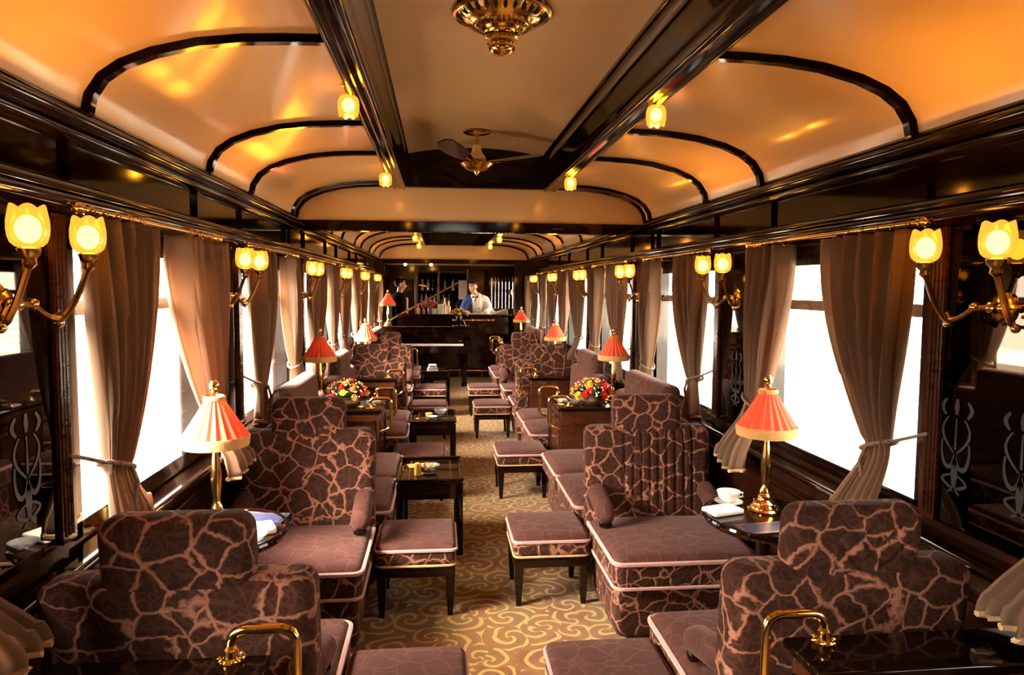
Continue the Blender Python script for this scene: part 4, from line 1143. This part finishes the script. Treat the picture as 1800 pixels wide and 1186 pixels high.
def head_mb(mb, c, f, s=1.0):
    """head with face looking along f (unit, horizontal-ish) at centre c"""
    f = Vector(f).normalized(); r = f.cross(Vector((0, 0, 1))).normalized(); u = r.cross(f)
    def pt(a, b, z): return Vector(c) + (r * a + f * b + u * z) * s
    def el(p, rad, sq):
        o = len(mb.v); mb.ball((0, 0, 0), rad * s, 14, 10)
        for i in range(o, len(mb.v)):
            q = mb.v[i]; mb.v[i] = tuple(Vector(p) + r * q[0] * sq[0] + f * q[1] * sq[1] + u * q[2] * sq[2])
    el(pt(0, -.012, .03), .098, (.80, .98, .92)); el(pt(0, .022, -.035), .078, (.80, .86, 1.08))
    el(pt(0, .055, -.085), .036, (.95, .75, .8))
    capsules(mb, [(pt(0, .088, .012), pt(0, .108, -.028), .010, .015)], 8)
    for e in (-1, 1):
        el(pt(e * .074, -.01, -.01), .028, (.35, .7, 1.15)); el(pt(e * .032, .084, .022), .014, (1.3, .6, .5)); el(pt(e * .045, .062, -.025), .03, (.8, .7, .8))
    el(pt(0, .090, -.056), .014, (1.6, .6, .45))
    return pt
def face_parts(pt, parent):
    mb = MB()
    for e in (-1, 1): mb.ball(pt(e * .032, .094, .014), .009, 8, 6)
    ob('eyes', mb, 'whitecloth', parent)
    mb = MB()
    for e in (-1, 1):
        mb.ball(pt(e * .032, .101, .014), .0052, 8, 6); mb.tube([pt(e * .015, .098, .034), pt(e * .033, .097, .038), pt(e * .05, .084, .032)], .004, 6)
    ob('eyebrows', mb, 'hair', parent)
    ob('lips', MB().tube([pt(-.024, .090, -.055), pt(0, .100, -.054), pt(.024, .090, -.055)], .006, 6), 'red_lip', parent)
def hair_mb(pt, s=1.0):
    mb = MB()
    n = 18; vs = []; fs = []
    for i in range(9):
        p = PI * .60 * i / 8
        for a in range(n):
            q = 2 * PI * a / n
            fx, fy = math.cos(q), math.sin(q)
            pp = p * (.60 if fy > .35 else (.85 if fy > -.1 else 1.35))
            rr = .108
            vs.append(pt(rr * .82 * math.sin(pp) * fx, -.014 + rr * math.sin(pp) * fy, .034 + rr * 1.0 * math.cos(pp)))
    for i in range(8):
        for a in range(n): fs.append((i * n + a, i * n + (a + 1) % n, (i + 1) * n + (a + 1) % n, (i + 1) * n + a))
    mb.add(vs, fs); 
    mb.ball(pt(.0, .060, .095), .035, 10, 8, (1.7, 1, .75)); mb.ball(pt(.03, .05, .11), .03, 10, 8, (1.4, 1, .7))
    return mb
M['red_lip'] = pbr('lip', (.50, .16, .12), .5)
# barman, leaning on the counter
t = thing('person', 'barman in a white jacket with blue side and bow tie behind the bar', 'person', (.45, 13.86, 0))
hc = (-.075, -.17, 1.655); fdir = (-.25, -1, -.22)
mb = MB(); pt = head_mb(mb, hc, fdir)
capsules(mb, [((-.055, -.10, 1.58), (0, -.02, 1.44), .052, .06), ((0, -.02, 1.40), (0, .05, 1.02), .13, .14), ((-.08, -.02, 1.38), (.08, -.02, 1.38), .10, .10),
              ((-.18, -.02, 1.40), (-.27, -.16, 1.20), .055, .043), ((-.27, -.16, 1.20), (-.20, -.42, 1.182), .04, .028),
              ((.18, -.02, 1.40), (.25, -.10, 1.18), .055, .043), ((.25, -.10, 1.18), (.14, -.40, 1.182), .04, .028),
              ((-.09, .05, .98), (-.10, .05, .52), .085, .058), ((-.10, .05, .52), (-.10, .07, .09), .055, .038), ((.09, .05, .98), (.10, .05, .52), .085, .058), ((.10, .05, .52), (.10, .07, .09), .055, .038),
              ((-.10, .06, .05), (-.10, -.10, .035), .038, .03), ((.10, .06, .05), (.10, -.10, .035), .038, .03)])
hand(mb, (-.20, -.43, 1.180), (.25, -1, -.02), 1); hand(mb, (.14, -.41, 1.180), (-.4, -1, -.02), -1)
o = ob('body', mb, 'skin', t); fuse(o, .009)
face_parts(pt, o); ob('hair', hair_mb(pt), 'hair', t)
mb = MB()
capsules(mb, [((0, -.01, 1.395), (0, .05, 1.0), .155, .165), ((.0, -.02, 1.385), (.12, -.02, 1.395), .125, .105), ((.17, -.02, 1.395), (.26, -.10, 1.19), .085, .066), ((.26, -.10, 1.19), (.17, -.34, 1.185), .064, .045), ((.10, .04, 1.2), (.10, .05, .98), .12, .13), ((0, -.03, 1.43), (.05, -.02, 1.47), .07, .05)], 16)
o = ob('jacket', mb, 'whitecloth', t); fuse(o, .012)
mb = MB()
capsules(mb, [((-.10, -.025, 1.375), (-.10, .02, 1.05), .115, .13), ((-.06, -.02, 1.385), (-.16, -.02, 1.39), .115, .10), ((-.17, -.02, 1.39), (-.275, -.16, 1.205), .085, .066), ((-.275, -.16, 1.205), (-.225, -.36, 1.19), .064, .045)], 16)
o = ob('blue_jacket_side', mb, 'bluecloth', t); fuse(o, .012)
ob('shirt_front', MB().rbox(-.055, .03, -.19, -.13, 1.12, 1.45, .025, (3, 2, 4), 3, fn=lambda x, y, z: (x, y + (1.45 - z) * .10 + .02, z)), 'white', t)
mb = MB()
for e in (-1, 1): mb.add([(-.03, -.178, 1.458), (-.03 + e * .055, -.175, 1.485), (-.03 + e * .055, -.170, 1.435), (-.03 + e * .028, -.192, 1.459)], [(0, 1, 3), (1, 2, 3), (2, 0, 3), (0, 1, 2)])
mb.ball((-.03, -.185, 1.458), .012, 8, 6); mb.tube([(-.03, -.18, 1.45), (-.04, -.185, 1.36)], .009, 6)
ob('bow_tie', mb, 'blackcloth', t)
ob('badge', MB().ball((.045, -.165, 1.24), .014, 8, 6, (1, .5, 1)), 'redwood', t); ob('silver_button', MB().ball((-.10, -.14, 1.345), .009, 8, 6, (1, .6, 1)), 'china', t)
# waiter in black, in profile
t = thing('person', 'waiter in a black jacket and bow tie standing by the far left window', 'person', (-1.0, 13.2, 0))
mb = MB(); pt = head_mb(mb, (.03, 0, 1.69), (1, .05, -.12))
capsules(mb, [((.02, 0, 1.60), (0, 0, 1.47), .052, .06), ((0, 0, 1.42), (0, 0, 1.02), .13, .13), ((0, -.09, 1.40), (0, .09, 1.40), .10, .10),
              ((0, -.19, 1.42), (.02, -.23, 1.14), .055, .043), ((.02, -.23, 1.14), (.12, -.20, .92), .04, .028), ((0, .19, 1.42), (.02, .23, 1.14), .055, .043), ((.02, .23, 1.14), (.12, .20, .92), .04, .028),
              ((0, -.09, .98), (0, -.10, .52), .085, .058), ((0, -.10, .52), (-.02, -.10, .09), .055, .038), ((0, .09, .98), (0, .10, .52), .085, .058), ((0, .10, .52), (-.02, .10, .09), .055, .038),
              ((-.02, -.10, .05), (.14, -.10, .035), .038, .03), ((-.02, .10, .05), (.14, .10, .035), .038, .03)])
hand(mb, (.125, -.20, .91), (.45, .05, -.9), 1); hand(mb, (.125, .20, .91), (.45, -.05, -.9), -1)
o = ob('body', mb, 'skin', t); fuse(o, .009); face_parts(pt, o); ob('hair', hair_mb(pt), 'hair', t)
mb = MB()
capsules(mb, [((-.01, 0, 1.41), (-.01, 0, .95), .15, .15), ((0, -.10, 1.405), (0, .10, 1.405), .12, .12), ((0, -.185, 1.41), (.02, -.235, 1.14), .082, .065), ((.02, -.235, 1.14), (.11, -.205, .95), .06, .046), ((0, .185, 1.41), (.02, .235, 1.14), .082, .065), ((.02, .235, 1.14), (.11, .205, .95), .06, .046), ((0, 0, 1.45), (.0, 0, 1.49), .085, .065)], 16)
o = ob('jacket', mb, 'blackcloth', t); fuse(o, .012)
mb = MB(); capsules(mb, [((0, -.09, .98), (0, -.10, .52), .10, .075), ((0, -.10, .52), (-.02, -.10, .07), .073, .06), ((0, .09, .98), (0, .10, .52), .10, .075), ((0, .10, .52), (-.02, .10, .07), .073, .06)], 14)
o = ob('trousers', mb, 'blackcloth', t); fuse(o, .014)
mb = MB().rbox(.115, .165, -.045, .045, 1.15, 1.45, .02, (2, 2, 3), 3); ob('shirt_front', mb, 'white', t)
ob('collar', MB().lathe([(.068, 1.475), (.072, 1.50), (.066, 1.525), (.06, 1.525)], 18, (.012, 0, 0)), 'white', t)
mb = MB()
for e in (-1, 1): mb.add([(.085, 0, 1.487), (.09, e * .055, 1.51), (.09, e * .055, 1.462), (.105, e * .028, 1.487)], [(0, 1, 3), (1, 2, 3), (2, 0, 3), (0, 1, 2)])
mb.ball((.09, 0, 1.487), .012, 8, 6); ob('bow_tie', mb, 'blackcloth', t)

# ------------------------------------------------------------------ outside
struct('ground', MB().box(-40, 40, -30, 60, -1.2, -1.1), 'platform', 'pale trackside ground outside the windows', 'ground', False)
def single_w(name, mb, mat, label, cat): return tag(ob(name, mb, mat, None, False), label, cat)
mb = MB().box(2.4, 7.5, -20, 40, -1.1, -.15); tag(ob('station_platform', mb, 'platform', None, False), 'pale station platform outside the right windows', 'platform')
mb = MB().box(7.6, 9.0, -20, 40, -1.1, 1.5)
for i in range(9): mb.box(7.55, 7.6, -20, 40, -.1 + i * .18, -.08 + i * .18)
tag(ob('station_building', mb, 'stone', None, False), 'pale stone building beyond the right-hand platform', 'building')
mb = MB().box(-9.5, -7.0, -20, 40, -1.1, .35)
for i in range(14): mb.box(-7.03, -6.99, -4 + i * 1.6, -3.2 + i * 1.6, -.4, .12)
tag(ob('far_wagon', mb, 'stone', None, False), 'pale low building beyond the left-hand track', 'building')
mb = MB().box(3.9, 4.2, 5.6, 6.1, -.15, 3.0)
tag(ob('platform_column', mb, 'palepaint', None, False), 'pale blue column on the platform outside the near right window', 'column')

# ------------------------------------------------------------------ light
w = bpy.data.worlds.new('day'); S.world = w; w.use_nodes = True
bg = w.node_tree.nodes['Background']; bg.inputs[0].default_value = (1, .87, .72, 1)
nt = w.node_tree
tc = N(nt, 'ShaderNodeTexCoord'); dt = N(nt, 'ShaderNodeVectorMath', operation='DOT_PRODUCT')
nv_ = Vector((-.74, -.22, .63)).normalized(); dt.inputs[1].default_value = nv_
L(nt, tc.outputs['Generated'], dt.inputs[0])
# overcast sky, brighter towards the veiled sun on the near left
L(nt, math_n(nt, 'ADD', 13.0, math_n(nt, 'MULTIPLY', math_n(nt, 'POWER', math_n(nt, 'MAXIMUM', dt.outputs['Value'], 0.0), 9.0), 300.0)), bg.inputs[1])
for sd in (-1, 1):
    for k, c in enumerate(WIN + WINB):
        ld = bpy.data.lights.new('window_portal', 'AREA'); ld.shape = 'RECTANGLE'; ld.size = .86; ld.size_y = 1.14
        ld.cycles.is_portal = True
        o = bpy.data.objects.new('window_portal', ld); COL.objects.link(o)
        o.location = (sd * 1.43, c, 1.34); o.rotation_euler = (0, sd * PI / 2, 0)

# ------------------------------------------------------------------ camera
yaw, pitch, roll = [math.radians(a) for a in (5.83, -4.04, .36)]
cy, sy, cp, sp, cr_, sr = math.cos(yaw), math.sin(yaw), math.cos(pitch), math.sin(pitch), math.cos(roll), math.sin(roll)
fw = Vector((sy * cp, cy * cp, sp)); rt = Vector((cy, -sy, 0)); up = rt.cross(fw)
R_ = rt * cr_ + up * sr; U_ = up * cr_ - rt * sr
cam = bpy.data.cameras.new('camera'); co = bpy.data.objects.new('camera', cam); COL.objects.link(co)
mt = Matrix((R_, U_, -fw)).transposed().to_4x4(); mt.translation = (-.262, 0, 1.65); co.matrix_world = mt
cam.sensor_fit = 'HORIZONTAL'; cam.sensor_width = 36; cam.lens = 36 * 1250 / 1800; cam.clip_start = .05
S.camera = co
S.view_settings.view_transform = 'Standard'; S.view_settings.look = 'None'; S.view_settings.gamma = 1; S.view_settings.use_curve_mapping = False
S.view_settings.exposure = 0.0
S.cycles.max_bounces = 8; S.cycles.transparent_max_bounces = 12; S.cycles.caustics_reflective = False; S.cycles.caustics_refractive = False
S.cycles.sample_clamp_indirect = 10.0
